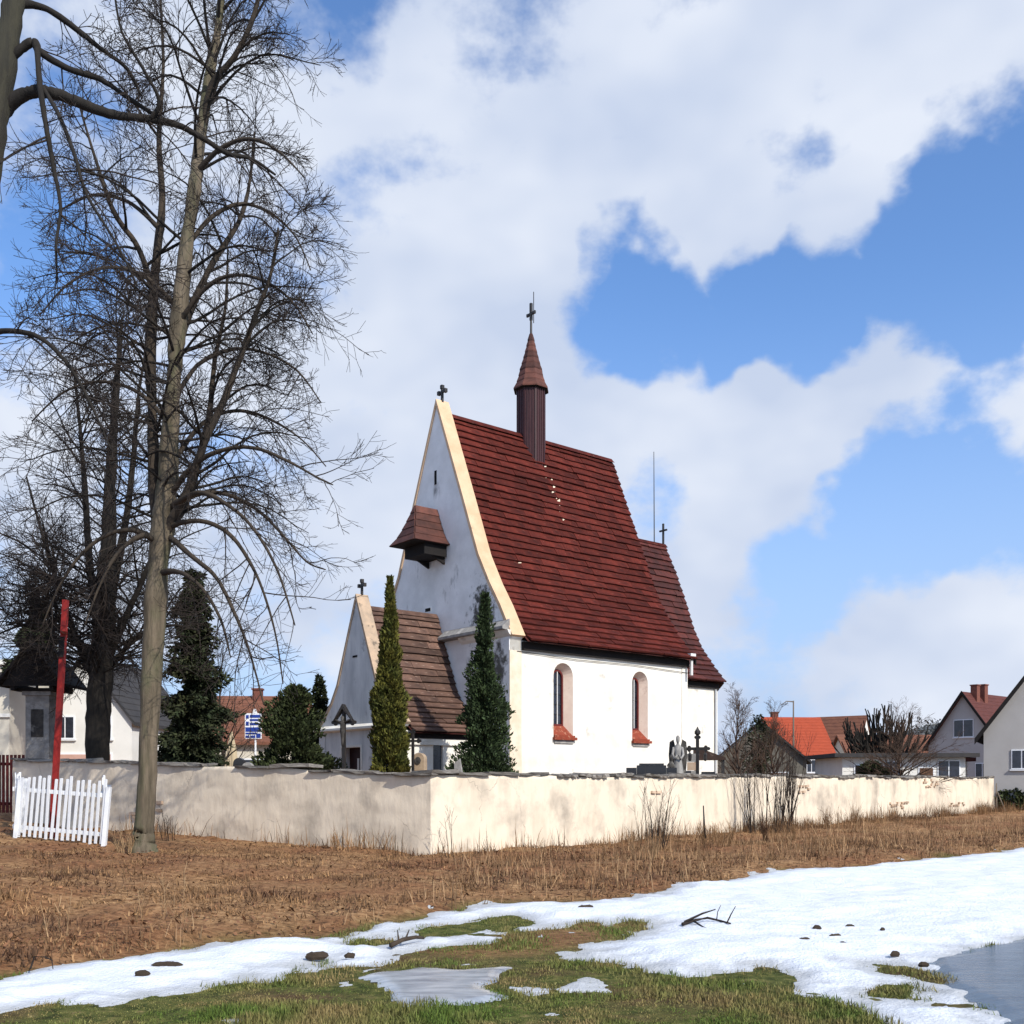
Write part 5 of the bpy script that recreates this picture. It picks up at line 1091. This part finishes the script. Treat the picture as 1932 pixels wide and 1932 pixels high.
def build_village():
    R = math.radians
    house('house', 'grey rendered house with a dark verge at the far end of the lane', rough(1992, 57), R(61), 9, 6.8, 4.25, 8.9, 'house_grey', 'tile_grey',
          windows=(('W', 1.55, 2.75, 1.0, 1.05), ('W', 0.0, 5.3, 1.1, 1.4), ('W', -1.6, 2.75, 1.0, 1.05)), over=.4, verge='timber_and_shade_black')
    house('house', 'grey gabled house with two brick chimneys on its red roof', rough(1862, 88), R(40), 8.5, 6.2, 4.6, 8.9, 'house_grey', 'tile_dark',
          windows=(('W', .0, 6.0, 1.7, 1.5), ('W', 1.7, 2.4, 1.3, 1.3), ('W', -1.6, 2.4, 1.2, 1.3)), chimneys=((-2.9, -.35, .55, .75), (-1.5, -.35, .6, .85)), over=.35, verge='timber_and_shade_black', doors=(('W', -2.4, 1.0, 2.1, 'wood_brown'),))
    house('flat_house', 'low white flat roofed house with a wide dark roof edge', rough(1672, 58), R(-3), 6.6, 6, 2.85, 3.3, 'house_white', 'tile_grey',
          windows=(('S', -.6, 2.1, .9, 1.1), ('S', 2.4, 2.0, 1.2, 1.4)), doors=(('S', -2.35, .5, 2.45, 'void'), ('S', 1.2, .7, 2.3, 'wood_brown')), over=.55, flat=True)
    house('garage', 'small white garage with a maroon lean roof right of the flat house', rough(1768, 59), R(-3), 1.9, 4, 2.6, 3.3, 'house_white', 'tile_dark', windows=(('S', -.25, 1.8, .3, 1.5), ('S', -.68, 1.8, .26, 1.5)), over=.35, flat=True)
    house('house', 'house with a bright orange red tiled roof beyond the churchyard', rough(1492, 96), R(4), 5.2, 7.5, 4.0, 7.4, 'house_cream', 'tile_orange', windows=(('S', .6, 2.9, .9, 1.2), ('S', 1.9, 2.9, .9, 1.2), ('S', -.8, 2.9, .9, 1.2)), chimneys=((-1.5, .3, .6, .6),), over=.3)
    house('house', 'brown roofed house showing a white triangular gable behind the pollarded tree', rough(1572, 108), R(-38), 7.0, 4.4, 4.3, 8.2, 'house_white', 'tile_brown', windows=(('E', -.45, 5.6, .4, .9), ('E', .35, 5.6, .4, .9)), over=.12)
    house('house', 'red brown roofed house half hidden by the pollarded crown', rough(1668, 100), R(2), 9, 6, 3.6, 5.9, 'house_cream', 'tile_brown', windows=(('S', -2, 2.3, 1, 1.1), ('S', 2, 2.3, 1, 1.1)), over=.3)
    house('barn', 'weathered dark grey barn behind the leafless thicket', rough(1428, 72), R(80), 8, 6.0, 2.9, 5.4, 'barn', 'tile_grey', windows=(), doors=(('W', -1.2, 1.1, 2.1, 'wood_brown'),), over=.3)
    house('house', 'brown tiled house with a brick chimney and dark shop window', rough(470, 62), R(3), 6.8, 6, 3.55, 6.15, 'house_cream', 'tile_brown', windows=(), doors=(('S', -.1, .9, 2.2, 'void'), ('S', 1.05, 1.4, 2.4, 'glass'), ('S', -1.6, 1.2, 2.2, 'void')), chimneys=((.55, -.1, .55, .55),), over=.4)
    house('house', 'white gabled house with a pink ground floor behind the dark linden', rough(226, 52), R(88), 8, 4.6, 3.9, 6.9, 'house_white', 'tile_grey', windows=(('W', .9, 3.6, .9, 1.1), ('W', -.9, 3.6, .9, 1.1)), doors=(('W', .0, 2.6, 2.35, 'house_pink'),), over=.2)
    house('house', 'narrow white house with a grey roof right of the wayside shrine', rough(136, 58), R(90), 8, 3.2, 5.2, 7.0, 'house_white', 'tile_grey', windows=(('W', .4, 3.9, .8, 1.3), ('W', -.6, 3.9, .6, 1.3), ('W', .2, 1.8, .9, 1.3)), over=.2)
    h = house('house', 'cream flat topped house with horizontal bands at the lane end', rough(-70, 47), R(2), 7.0, 6, 6.2, 6.4, 'house_cream', 'house_white', windows=(('S', -2.2, 4.8, 1.2, 1.2), ('S', -2.2, 2.2, 1.2, 1.3)), over=.15, flat=True)
    for z in (5.35, 3.9): MB().lohi((-3.56, -3.10, z), (3.56, -3.004, z + .16)).build('string_course', M['house_white'], h)
    MB().lohi((-3.6, -3.2, 5.62), (3.6, -3.005, 5.86)).build('dark_eaves', M['tile_grey'], h)  # dark grey eaves band across the front
    # red slatted gate in front of it
    g = empty('garden_gate', on(14, 33)); tag(g, 'red brown slatted garden gate at the end of the wall', 'gate')
    for k in range(13): MB().box((-.78 + k * .13, 0, 1.05), (.085, .03, 1.9)).build('slat', M['redframe'], g)
    for z in (.4, 1.7): MB().box((0, .05, z), (1.75, .04, .1)).build('rail', M['redframe'], g)
    for x in (-.95, .95): MB().box((x, .02, 1.0), (.12, .12, 2.3)).build('post', M['white_paint'], g)
    # far wooded hill
    X, Y, F = fan_grid(250, 900, 40, 1.4, 160, 0)
    Z = 34 * sstep(.18, .48, X / Y) * sstep(250, 520, Y) * (1 - .35 * sstep(.5, .8, X / Y)) + 9 * sstep(.1, .3, -X / Y) * sstep(250, 520, Y) - 1
    Z = Z + 4 * fbm(X * .01, Y * .01, 3, 5) * (Z > 2)
    np_mesh('hill', np.stack([X, Y, Z], 1), F, mat('far_hill', (.10,.11,.11), (.16,.16,.15), .02, .95, world=True), smooth=True, kind='structure')
    rng = np.random.default_rng(77); n = 420; t = rng.uniform(-.55, .62, n); d = rng.uniform(230, 420, n); c = np.stack([t * d, d, np.zeros(n)], 1)
    zz = 34 * sstep(.18, .48, t) * sstep(250, 520, d) + 9 * sstep(.1, .3, -t) * sstep(250, 520, d) - 1
    k = 60; cc = np.repeat(c, k, 0); zz = np.repeat(zz, k); q = rng.normal(0, 1, (n * k, 3)); q = unit(q) * rng.uniform(.3, 1, (n * k, 1)); cc = cc + q * np.array([3.2, 3.2, 3.4]); cc[:, 2] += zz + 5
    o = sprays('distant_wood', cc, q, 1.4, mat('far_twigs', (.09,.085,.08), (.06,.065,.06), .05, .9, vary=.4, world=True), None, rng); tag(o, 'hazy grey belt of leafless trees on the skyline', 'trees', kind='stuff')
    # lane beyond the wall end
    tag(MB().add([(27.2, 47, .09), (33, 44, .09), (60, 70, .09), (52, 80, .09), (27.6, 54.5, .09)], [(0, 1, 2, 3, 4)]).build('lane', mat('pale_gravel_lane', (.38,.31,.21), (.28,.22,.15), 1.2, .95, .4, 20, world=True)), kind='structure')
build_village()

# ------------------------------------------------------------------ lane side things
def picket_enclosure():
    A = on(30, 21.9); B = on(196, 21.3); root = empty('picket_fence', (A + B) / 2); tag(root, 'white picket fence enclosing the foot of the red cross', 'fence')
    c = (A + B) / 2; ax = (B - A); ax.z = 0; L = ax.length; ax.normalize(); nrm = Vector((-ax.y, ax.x, 0)); ang = math.atan2(ax.y, ax.x); dep = 1.7
    def pk_mesh(h):
        return MB().prism([(-.030, -.012, 0), (.030, -.012, 0), (.030, -.012, h - .008), (0, -.012, h), (-.030, -.012, h - .008)], (0, .024, 0)).build('picket', M['white_paint'])
    hs = []
    for h in (1.30, 1.34, 1.38): o = pk_mesh(h); hs.append(o.data); bpy.data.objects.remove(o)
    r = random.Random(8); tilt = math.radians(5)
    def panel(p0, dr, length, a, n, lean):
        for k in range(n):
            q = p0 + dr * (length * (k + .5) / n); o = bpy.data.objects.new('picket', r.choice(hs)); link(o, root)
            zb = gz(c.x + q.x, c.y + q.y) - c.z
            o.location = (q.x, q.y, zb + .03 + r.uniform(-.02, .02)); o.rotation_euler = (r.uniform(-.02, .02), lean + r.uniform(-.015, .015), a)
        for z in (.20, 1.02):
            m = p0 + dr * (length / 2); z0 = gz(c.x + p0.x, c.y + p0.y) - c.z; e = p0 + dr * length; z1 = gz(c.x + e.x, c.y + e.y) - c.z
            sx = math.sin(lean) * z; off = dr * sx
            d3 = Vector((e.x - p0.x, e.y - p0.y, z1 - z0)); nn = Vector((-dr.y, dr.x, 0)) * .035
            a0 = Vector((p0.x, p0.y, z0 + z)) + nn + off; b0 = Vector((e.x, e.y, z1 + z)) + nn + off; up = Vector((0, 0, .085)); th = Vector((-dr.y, dr.x, 0)) * .035
            MB().rings([[a0, a0 + th, a0 + th + up, a0 + up], [b0, b0 + th, b0 + th + up, b0 + up]]).build('rail', M['white_paint'], root)
    p0 = -ax * (L / 2); panel(p0, ax, L, ang, 16, tilt)
    vr = Vector((B.x, B.y, 0)).normalized(); panel(ax * (L / 2) + vr * .08, vr, dep - .1, math.atan2(vr.y, vr.x), 10, .0); panel(-ax * (L / 2) + vr * .08, vr, dep - .1, math.atan2(vr.y, vr.x), 10, .0)
    for q in (-ax * (L / 2), ax * (L / 2), -ax * (L / 2) + vr * dep, ax * (L / 2) + vr * dep):
        zb = gz(c.x + q.x, c.y + q.y) - c.z; MB().box((q.x + .05, q.y, zb + .58), (.09, .09, 1.36), Matrix.Rotation(tilt, 3, 'Y')).build('post', M['white_paint'], root)
picket_enclosure()
def red_cross():
    b = on(98, 22.4); t = P(124, 1132, 22.4); root = empty('wayside_cross', b); tag(root, 'tall leaning red wooden cross rising from the white picket enclosure', 'cross')
    v = t - b; q = Vector((v.x, v.y, v.z)); u = q.normalized(); x = Vector((1, 0, 0)); x = (x - u * x.dot(u)).normalized(); y = u.cross(x); R = Matrix((x, y, u)).transposed()
    MB().box(q * .5 - u * .1, (.11, .11, q.length + .2), R).build('upright', M['red_paint'], root)
    vd = Vector((b.x, b.y, 0)).normalized(); xb = (vd - u * vd.dot(u)).normalized(); yb = u.cross(xb); R2 = Matrix((xb, yb, u)).transposed()
    MB().box(q * .865, (1.5, .118, .13), R2).build('crossbeam', M['red_paint'], root)
    MB().box(q * .80 - y * .085, (.12, .03, .45), R).build('figure_board', M['timber_and_shade_black'], root)
red_cross()
def shrine():
    b = on(80, 33); root = empty('wayside_shrine', b); tag(root, 'stone pillar shrine under a black pitched wooden roof behind the wall', 'shrine')
    MB().lohi((-.38, -.36, -.2), (.38, .36, 3.95)).build('pillar', M['stone'], root); MB().lohi((-.46, -.44, 3.95), (.46, .44, 4.08)).build('cornice', M['stone'], root)
    e, hh, z0, z1 = 1.06, .95, 4.20, 5.55
    r = MB()
    for s in (-1, 1): r.prism([(s * e, -hh, z0), (0, -hh, z1), (0, -hh, z1 + .1), (s * (e + .02), -hh, z0 + .09)], (0, 2 * hh, 0))
    r.build('roof', M['timber_and_shade_black'], root)
    MB().prism([(-e + .12, -.8, z0 + .02), (e - .12, -.8, z0 + .02), (0, -.8, z1 - .06)], (0, .06, 0)).build('gable_board', M['timber_and_shade_black'], root)  # black boarding under the roof; the underside's shade is put into its colour
    for s in (-1, 1):
        MB().lohi((s * .62 - .06, -.75, 4.08), (s * .62 + .06, .75, 4.30)).build('rafter_beam', M['timber_and_shade_black'], root)
    MB().lohi((-.7, -.5, 4.082), (.7, .5, 4.18)).build('roof_plate', M['timber_and_shade_black'], root)
    MB().lohi((-.2, -.375, 2.6), (.2, -.362, 3.5)).build('niche', M['darkstone'], root)
shrine()
def info_sign():
    b = on(482, 46); root = empty('road_sign', b); tag(root, 'blue and white rectangular sign board on a white pole', 'sign')
    MB().tube([(0, 0, -.2), (0, 0, 4.42)], .045, 8).build('pole', M['sign_white'], root)
    MB().lohi((-.46, -.09, 3.16), (.30, -.05, 4.32)).build('board', M['sign_white'], root)
    MB().prism([(-.12, -.085, 4.33), (.10, -.085, 4.33), (.03, -.085, 4.52), (-.05, -.085, 4.52)], (0, .03, 0)).build('top_plate', M['sign_white'], root)
    for x0, x1, z0, z1 in ((-.41, -.28, 4.08, 4.24), (-.23, .26, 4.12, 4.25), (-.23, .26, 3.97, 4.06), (-.41, -.28, 3.76, 3.94), (-.23, .22, 3.78, 3.88), (-.43, .26, 3.48, 3.68), (-.43, .08, 3.36, 3.44), (-.43, -.25, 3.20, 3.31), (-.20, .02, 3.20, 3.31), (.06, .26, 3.20, 3.40)):
        MB().lohi((x0, -.104, z0), (x1, -.094, z1)).build('panel', M['sign_blue'], root)
info_sign()
def parasol():
    b = on(437, 50); root = empty('parasol', b); tag(root, 'closed beige parasol standing before the brown tiled house', 'parasol')
    MB().tube([(0, 0, -.1), (0, 0, 3.6)], .03, 8).build('pole', M['wood_brown'], root)
    rg = []; 
    for z, r in ((1.55, .36), (1.9, .34), (2.4, .27), (2.9, .19), (3.3, .10), (3.55, .04)):
        rg.append([(math.cos(k * math.pi / 8) * r * (1 if k % 2 else .72), math.sin(k * math.pi / 8) * r * (1 if k % 2 else .72), z) for k in range(16)])
    MB().rings(rg).build('canopy', M['canvas'], root)
parasol()

# ------------------------------------------------------------------ graves
def ornate_cross(name, label, b, h, w, t=.05, lamp=False, corpus=False, base=None, rz=math.radians(-20)):
    root = empty(name, b, rz); tag(root, label, 'cross')
    z0 = 0.0
    if base: MB().rings([[(-base * .55, -base * .5, -.1), (base * .55, -base * .5, -.1), (base * .55, base * .5, -.1), (-base * .55, base * .5, -.1)], [(-base * .4, -base * .36, .9), (base * .4, -base * .36, .9), (base * .4, base * .36, .9), (-base * .4, base * .36, .9)]]).build('plinth', M['darkstone'], root); z0 = .9
    mb = MB(); mb.lohi((-t, -t, z0 - .1), (t, t, h)); zc = h - w * .62; mb.lohi((-w / 2, -t * .8, zc - t), (w / 2, t * .8, zc + t))
    mb.build('shaft', M['iron'], root)
    for x, z in ((0, h + .03), (-w / 2, zc), (w / 2, zc)):
        mb = MB()
        for a in range(3):
            an = a * 2 * math.pi / 3 + (math.pi / 2 if z > zc + .1 else (0 if x > 0 else math.pi)); c = (x + math.cos(an) * t * 1.2, 0, z + math.sin(an) * t * 1.2)
            mb.rings([[(c[0] + math.cos(k * math.pi / 4) * t * 1.15, s * t * .7, c[2] + math.sin(k * math.pi / 4) * t * 1.15) for k in range(8)] for s in (-1, 1)])
        mb.build('trefoil_end', M['iron'], root)
    if corpus:
        mb = MB().rings([[(math.cos(k * math.pi / 4) * r, -t - .05 + math.sin(k * math.pi / 4) * r * .7, z) for k in range(8)] for z, r in ((zc - .72, .03), (zc - .6, .045), (zc - .36, .06), (zc - .28, .085), (zc - .12, .075), (zc + .0, .09), (zc + .05, .04), (zc + .08, .055), (zc + .15, .06), (zc + .19, .02))])
        for s in (-1, 1): mb.tube([(s * .06, -t - .05, zc - .02), (s * .2, -t - .04, zc + .06), (s * w * .44, -t - .03, zc + .07)], [.03, .025, .018], 6)
        mb.build('corpus', M['darkstone'], root, smooth=True)
        MB().prism([(-w * .52, -.12, zc + .02), (0, -.12, h + .16), (w * .52, -.12, zc + .02), (0, -.12, h + .02)], (0, .2, 0)).build('canopy', M['iron'], root)
    if lamp:
        for x in (-w * .42, w * .42): MB().rings([[(x + math.cos(k * math.pi / 3) * r, math.sin(k * math.pi / 3) * r, z) for k in range(6)] for z, r in ((zc - .42, .02), (zc - .38, .06), (zc - .2, .07), (zc - .12, .02), (zc - .05, .01))]).build('lantern', M['iron'], root)
        MB().rings([[(math.cos(k * math.pi / 4) * r, math.sin(k * math.pi / 4) * r, z) for k in range(8)] for z, r in ((h + .06, .03), (h + .12, .10), (h + .2, .10), (h + .27, .05), (h + .36, .01))]).build('finial', M['iron'], root)
    return root
def build_graves():
    ornate_cross('crucifix', 'slim black crucifix with a little canopy before the porch door', on(649, 30), 3.55, .62, .045, corpus=True)
    ornate_cross('grave_cross', 'black iron grave cross beside the tan pillar', on(779, 31), 3.05, .42, .035, base=.4)
    b = on(792, 31.6); o = empty('gravestone', b, math.radians(-15)); tag(o, 'tan stone grave pillar with rounded head below the thuja', 'gravestone')
    MB().lohi((-.2, -.18, -.1), (.2, .18, 1.75)).build('shaft', M['sandstone'], o); MB().lohi((-.25, -.22, 1.752), (.25, .22, 1.86)).lohi((-.23, -.2, 1.5), (.23, .2, 1.56)).build('cornice', M['sandstone'], o)
    MB().rings([[(x, s * .15, z) for x, z in [(-.19, 1.862), (-.19, 2.25)] + [(-.19 * math.cos(k * math.pi / 8), 2.25 + .19 * math.sin(k * math.pi / 8)) for k in range(1, 8)] + [(.19, 2.25), (.19, 1.862)]] for s in (-1, 1)]).build('head', M['sandstone'], o)
    MB().rings([[(math.cos(k * math.pi / 4) * .10, -.162 + (0 if s else -.02), 2.2 + math.sin(k * math.pi / 4) * .12) for k in range(8)] for s in (1, 0)]).build('medallion', M['darkstone'], o)
    b = on(872, 31.2); o = empty('gravestone', b, math.radians(-15)); tag(o, 'leaning rough grey grave slab at the foot of the dark thuja', 'gravestone')
    MB().rings([[(-.16, -.08, -.1), (.16, -.08, -.1), (.16, .08, -.1), (-.16, .08, -.1)], [(-.2, -.08, 1.4), (.07, -.08, 1.5), (.07, .05, 1.5), (-.2, .05, 1.4)], [(-.24, -.07, 2.15), (-.06, -.07, 2.3), (-.06, .03, 2.3), (-.24, .03, 2.15)]]).build('slab', M['stone'], o)
    # black granite family grave
    b = on(1229, 33); o = empty('tomb', b, math.radians(-6)); tag(o, 'polished black granite family tomb with a stepped headstone', 'tomb')
    MB().lohi((-.48, -.1, -.1), (.48, .1, 2.20)).build('headstone', M['granite'], o)
    MB().lohi((-.40, -.13, 2.202), (.40, .13, 2.26)).build('cap', M['granite'], o)
    for s in (-1, 1): MB().lohi((s * .485, -.09, -.1), (s * .82, .09, 2.12)).build('side_stone', M['granite'], o); MB().lohi((s * .56, -.10, .9), (s * .76, -.092, 1.94)).build('inscription_plate', M['stone'], o)
    MB().lohi((-.8, -1.6, -.05), (.8, -.13, .45)).build('cover_slab', M['granite'], o)
    b = on(1295, 34.2); o = empty('gravestone', b, math.radians(-6)); tag(o, 'small square black headstone right of the stone angel', 'gravestone')
    MB().lohi((-.13, -.08, -.1), (.13, .08, 1.9)).lohi((-.15, -.1, 1.902), (.15, .1, 1.98)).build('headstone', M['granite'], o)
    # angel
    b = on(1279, 33.6); o = empty('angel_statue', b, math.radians(-10)); tag(o, 'grey stone angel with folded wings on a pedestal', 'statue')
    MB().lohi((-.34, -.3, -.1), (.34, .3, 1.35)).lohi((-.4, -.36, 1.352), (.4, .36, 1.46)).build('pedestal', M['stone'], o)
    mb = MB(); zb = 1.46; n = 14
    prof = [(0, .30, .25, 0), (.25, .27, .23, 0), (.55, .24, .2, .01), (.8, .19, .15, .02), (.95, .17, .13, .03), (1.1, .21, .14, .02), (1.22, .22, .13, 0), (1.3, .13, .10, -.02), (1.34, .07, .07, -.04), (1.38, .065, .07, -.06), (1.43, .085, .10, -.08), (1.5, .095, .11, -.09), (1.57, .085, .10, -.09), (1.62, .04, .05, -.08)]
    mb.rings([[(math.cos(2 * math.pi * k / n) * a * (1 + .10 * math.sin(k * 2.6 + z * 3) * (z < 1)), y + math.sin(2 * math.pi * k / n) * c, zb + z) for k in range(n)] for z, a, c, y in prof])
    for s in (-1, 1): mb.tube([(s * .2, .0, zb + 1.22), (s * .27, -.08, zb + 1.0), (s * .16, -.22, zb + .86), (s * .03, -.26, zb + .98)], [.075, .065, .05, .035], 8)
    mb.build('figure', M['stone'], o, smooth=True)
    for s in (-1, 1):
        pts = [(s * .06, zb + 1.1), (s * .22, zb + 1.5), (s * .42, zb + 1.42), (s * .47, zb + 1.0), (s * .40, zb + .4), (s * .30, zb + .1), (s * .16, zb + .6)]
        MB().prism([(x, .16 + abs(x) * .15, z) for x, z in pts], (0, .06, 0)).build('wing', M['darkstone'], o)
    o.scale = (.66, .7, 1.03)
    # small figure beside the angel
    b = on(1266, 33.2); o = empty('grave_figure', b, 0); tag(o, 'small dark praying stone figure left of the angel', 'statue')
    MB().lohi((-.14, -.14, -.1), (.14, .14, 1.7)).build('pedestal', M['darkstone'], o)
    MB().rings([[(math.cos(k * math.pi / 5) * a, y + math.sin(k * math.pi / 5) * a * .85, 1.7 + z) for k in range(10)] for z, a, y in ((0, .15, 0), (.2, .13, 0), (.4, .10, .01), (.52, .12, 0), (.60, .06, -.02), (.64, .05, -.03), (.70, .075, -.05), (.78, .07, -.05), (.83, .02, -.04))]).tube([(-.1, 0, 2.2), (-.09, -.12, 2.08), (0, -.17, 2.16), (.09, -.12, 2.08), (.1, 0, 2.2)], .035, 6).build('figure', M['darkstone'], o, smooth=True)
    ornate_cross('grave_cross', 'tall ornate iron cross hung with lanterns near the chancel', on(1316, 34), 3.1, .62, .05, lamp=True, base=.5)
    # brick grave pier and small canopy
    b = on(1306, 35.4); o = empty('grave_pier', b, math.radians(-8)); tag(o, 'striped brick grave pier behind the ornate iron cross', 'gravestone')
    for k in range(9): MB().lohi((-.17, -.16, -.1 + k * .30), (.17, .16, -.1 + k * .30 + .285)).build('block', M['brickpatch'] if k % 2 else M['stone'], o)
    b = on(1338, 36.2); o = empty('grave_canopy', b, math.radians(-8)); tag(o, 'low brown pitched canopy on thin posts beside the chancel wall', 'canopy')
    MB().prism([(-.55, -.5, 2.42), (.55, -.5, 2.42), (.55, -.5, 2.50), (-.45, -.5, 2.88), (-.55, -.5, 2.86)], (0, 1.0, 0)).build('roof', M['roof_brown'], o)
    for x in (-.48, .48):
        for y in (-.42, .42): MB().lohi((x - .03, y - .03, -.1), (x + .03, y + .03, 2.42)).build('post', M['iron'], o)
    MB().lohi((-.28, -.1, -.1), (.2, .1, 2.0)).build('headstone', M['granite'], o)
    for i, (px, d, hh) in enumerate(((468, 30, 1.95), (505, 31, 1.85), (452, 33, 2.05))):
        b = on(px, d); o = empty('gravestone', b, math.radians(-12)); tag(o, ['low grey gravestone below the blue and white sign', 'wide mossy gravestone under the dark shop window', 'dark upright gravestone beside the closed parasol'][i], 'gravestone')
        w = (.18, .3, .2)[i]; MB().rings([[(x, s * .07, z) for x, z in [(-w, -.1), (-w, hh - w)] + [(-w * math.cos(k * math.pi / 8), hh - w + w * math.sin(k * math.pi / 8)) for k in range(1, 8)] + [(w, hh - w), (w, -.1)]] for s in (-1, 1)]).build('headstone', M[('stone', 'darkstone', 'granite')[i]], o)
        MB().lohi((-w - .08, -.14, -.1), (w + .08, .14, .25)).build('base', M['stone'], o)
build_graves()

# ------------------------------------------------------------------ loose things
def build_loose():
    def stick(name, label, cat, paths, mname, group=None):
        b = Vector(paths[0][0][0]); b = Vector((b.x, b.y, gz(b.x, b.y))); o = empty(name, b); tag(o, label, cat, group)
        for i, (pts, r) in enumerate(paths): MB().tube([tuple(Vector(p) - b) for p in pts], list(np.linspace(r, r * .45, len(pts))), 6).build('branch' if i == 0 else 'side_branch', M[mname], o, smooth=True)
    def fl(px, py, dz=.0): x, y = gp(px, py); return (x, y, gz(x, y) + .09 + dz)
    d = gp(1330, 1750)[1]
    def up(px, py): return tuple(P(px, py, d) + Vector((0, 0, .09)))
    stick('fallen_branch', 'dark forked fallen branch lying on the snow', 'branch', [([fl(1288, 1755, -.02), fl(1312, 1750), up(1335, 1746), up(1360, 1752), fl(1378, 1757)], .022), ([fl(1292, 1754), up(1325, 1738), up(1350, 1730)], .016), ([up(1352, 1750), up(1354, 1735), up(1360, 1722)], .007), ([fl(1372, 1755), up(1380, 1738), up(1388, 1724)], .010), ([fl(1310, 1753), fl(1325, 1760, -.02), fl(1335, 1763, -.03)], .014)], 'twig')
    stick('fallen_branch', 'gnarled dark stick half sunk in the snow beside the lawn', 'branch', [([fl(738, 1797, -.02), fl(760, 1790), fl(785, 1785), fl(800, 1783, -.02)], .03), ([fl(765, 1789), fl(772, 1780, .05)], .012), ([fl(752, 1791), fl(750, 1783, .06)], .012)], 'clod')
    stick('fallen_branch', 'bent black twig standing out of the snow near the bank', 'branch', [([fl(58, 1838, -.03), fl(65, 1833, .05), fl(85, 1834, .05), fl(98, 1836, .03), fl(100, 1840, -.03)], .009)], 'twig')
    stick('stake', 'short black stake leaning against the sunlit wall', 'stake', [([tuple(P(1330, 1582, 26.2)), tuple(P(1327, 1520, 26.3))], .035)], 'iron')
    stick('stake', 'thin post with a brace at the far end of the wall', 'stake', [([tuple(P(1880, 1540, 52.5)), tuple(P(1880, 1478, 52.5))], .06), ([tuple(P(1882, 1495, 52.5)), tuple(P(1899, 1535, 51.5))], .04)], 'wood_grey')
    stick('utility_pole', 'wooden utility pole with a bracket arm before the orange roof', 'pole', [([tuple(on(1497, 78) - Vector((0, 0, .2))), tuple(P(1497, 1322, 78))], .11), ([tuple(P(1497, 1324, 78)), tuple(P(1484, 1323, 77.6)), tuple(P(1474, 1330, 77.4))], .05)], 'wood_grey')
    # clods and stones that the thaw has bared
    r = random.Random(3); vars_ = []
    for k in range(5):
        mb = MB(); n = 9; rg = []
        for z, a in ((-.5, .8), (-.1, 1.0), (.28, .82), (.5, .4)):
            rg.append([(math.cos(2 * math.pi * q / n) * a * r.uniform(.75, 1.15), math.sin(2 * math.pi * q / n) * a * r.uniform(.75, 1.15), z * r.uniform(.8, 1.2)) for q in range(n)])
        o = mb.rings(rg).build('earth_clod', M['clod']); vars_.append(o.data); bpy.data.objects.remove(o)
    def clod(px, py, sx, sy, sz, label, group, mesh=None):
        x, y = gp(px, py); o = bpy.data.objects.new('earth_clod', r.choice(vars_)); COL.objects.link(o); o.location = (x, y, gz(x, y) + .068); o.scale = (sx, sy, sz); o.rotation_euler = (0, 0, r.uniform(-.5, .5)); tag(o, label, 'clod', group)
    g = 'dark clods dotting the thawing snow'
    for px, py in ((1540,1762),(1600,1758),(1665,1765),(1580,1778),(1520,1786),(1593,1793),(1690,1812),(1745,1832)):
        clod(px + r.uniform(-6, 6), py, r.uniform(.03, .09), r.uniform(.015, .035), r.uniform(.035, .055), 'small dark clod of earth dotting the thawing snow', g)
    clod(598, 1815, .12, .05, .07, 'reddish dark clump at the lower edge of the snow field', None)
    clod(660, 1816, .06, .03, .05, 'small clump sunk in the snow edge by the lawn', None)
    clod(315, 1832, .15, .03, .05, 'long dark hump of earth bared in the left snow field', None)
    clod(268, 1850, .08, .02, .05, 'flat dark scrap of earth just below the long hump', None)
    clod(1105, 1722, .12, .05, .06, 'dark arched clump between the two snow fields', None)
    rng = np.random.default_rng(5)
    # stacked boards by the grey house
    b = on(1800, 58); o = empty('board_stack', b, math.radians(10)); tag(o, 'stack of brown boards piled behind the far end of the wall', 'boards')
    for k in range(7): MB().box((rng.uniform(-.1, .1), 0, .25 + k * .22), (2.2, .8, .16), Matrix.Rotation(rng.uniform(-.04, .04), 3, 'Z')).build('board', M['wood_brown'], o)
    for k in range(6): MB().box((-.9 + .9 * (k % 3), 0, .08 + (k // 3) * 1.2), (.12, .8, .14)).build('bearer', M['wood_grey'], o)
    b = on(1540, 60); o = empty('board_fence', b, math.radians(4)); tag(o, 'dark brown board fence below the orange roofed house', 'fence')
    for k in range(22): MB().box((-2.4 + k * .22, 0, .95), (.2, .03, 2.0 + .06 * (k % 3))).build('board', M['wood_brown'], o)
    for z in (.4, 1.5): MB().box((0, .045, z), (4.9, .05, .1)).build('rail', M['wood_brown'], o)
    b = on(1925, 53); evergreen('hedge', 'dark low hedge below the grey house at the lane', on(1918, 54.5), 1.3, lambda f: 1.15 * (1 - f ** 3) + .05, 5000, .22, 'yew', 91, .0, .3, .4, 'hedge')
build_loose()
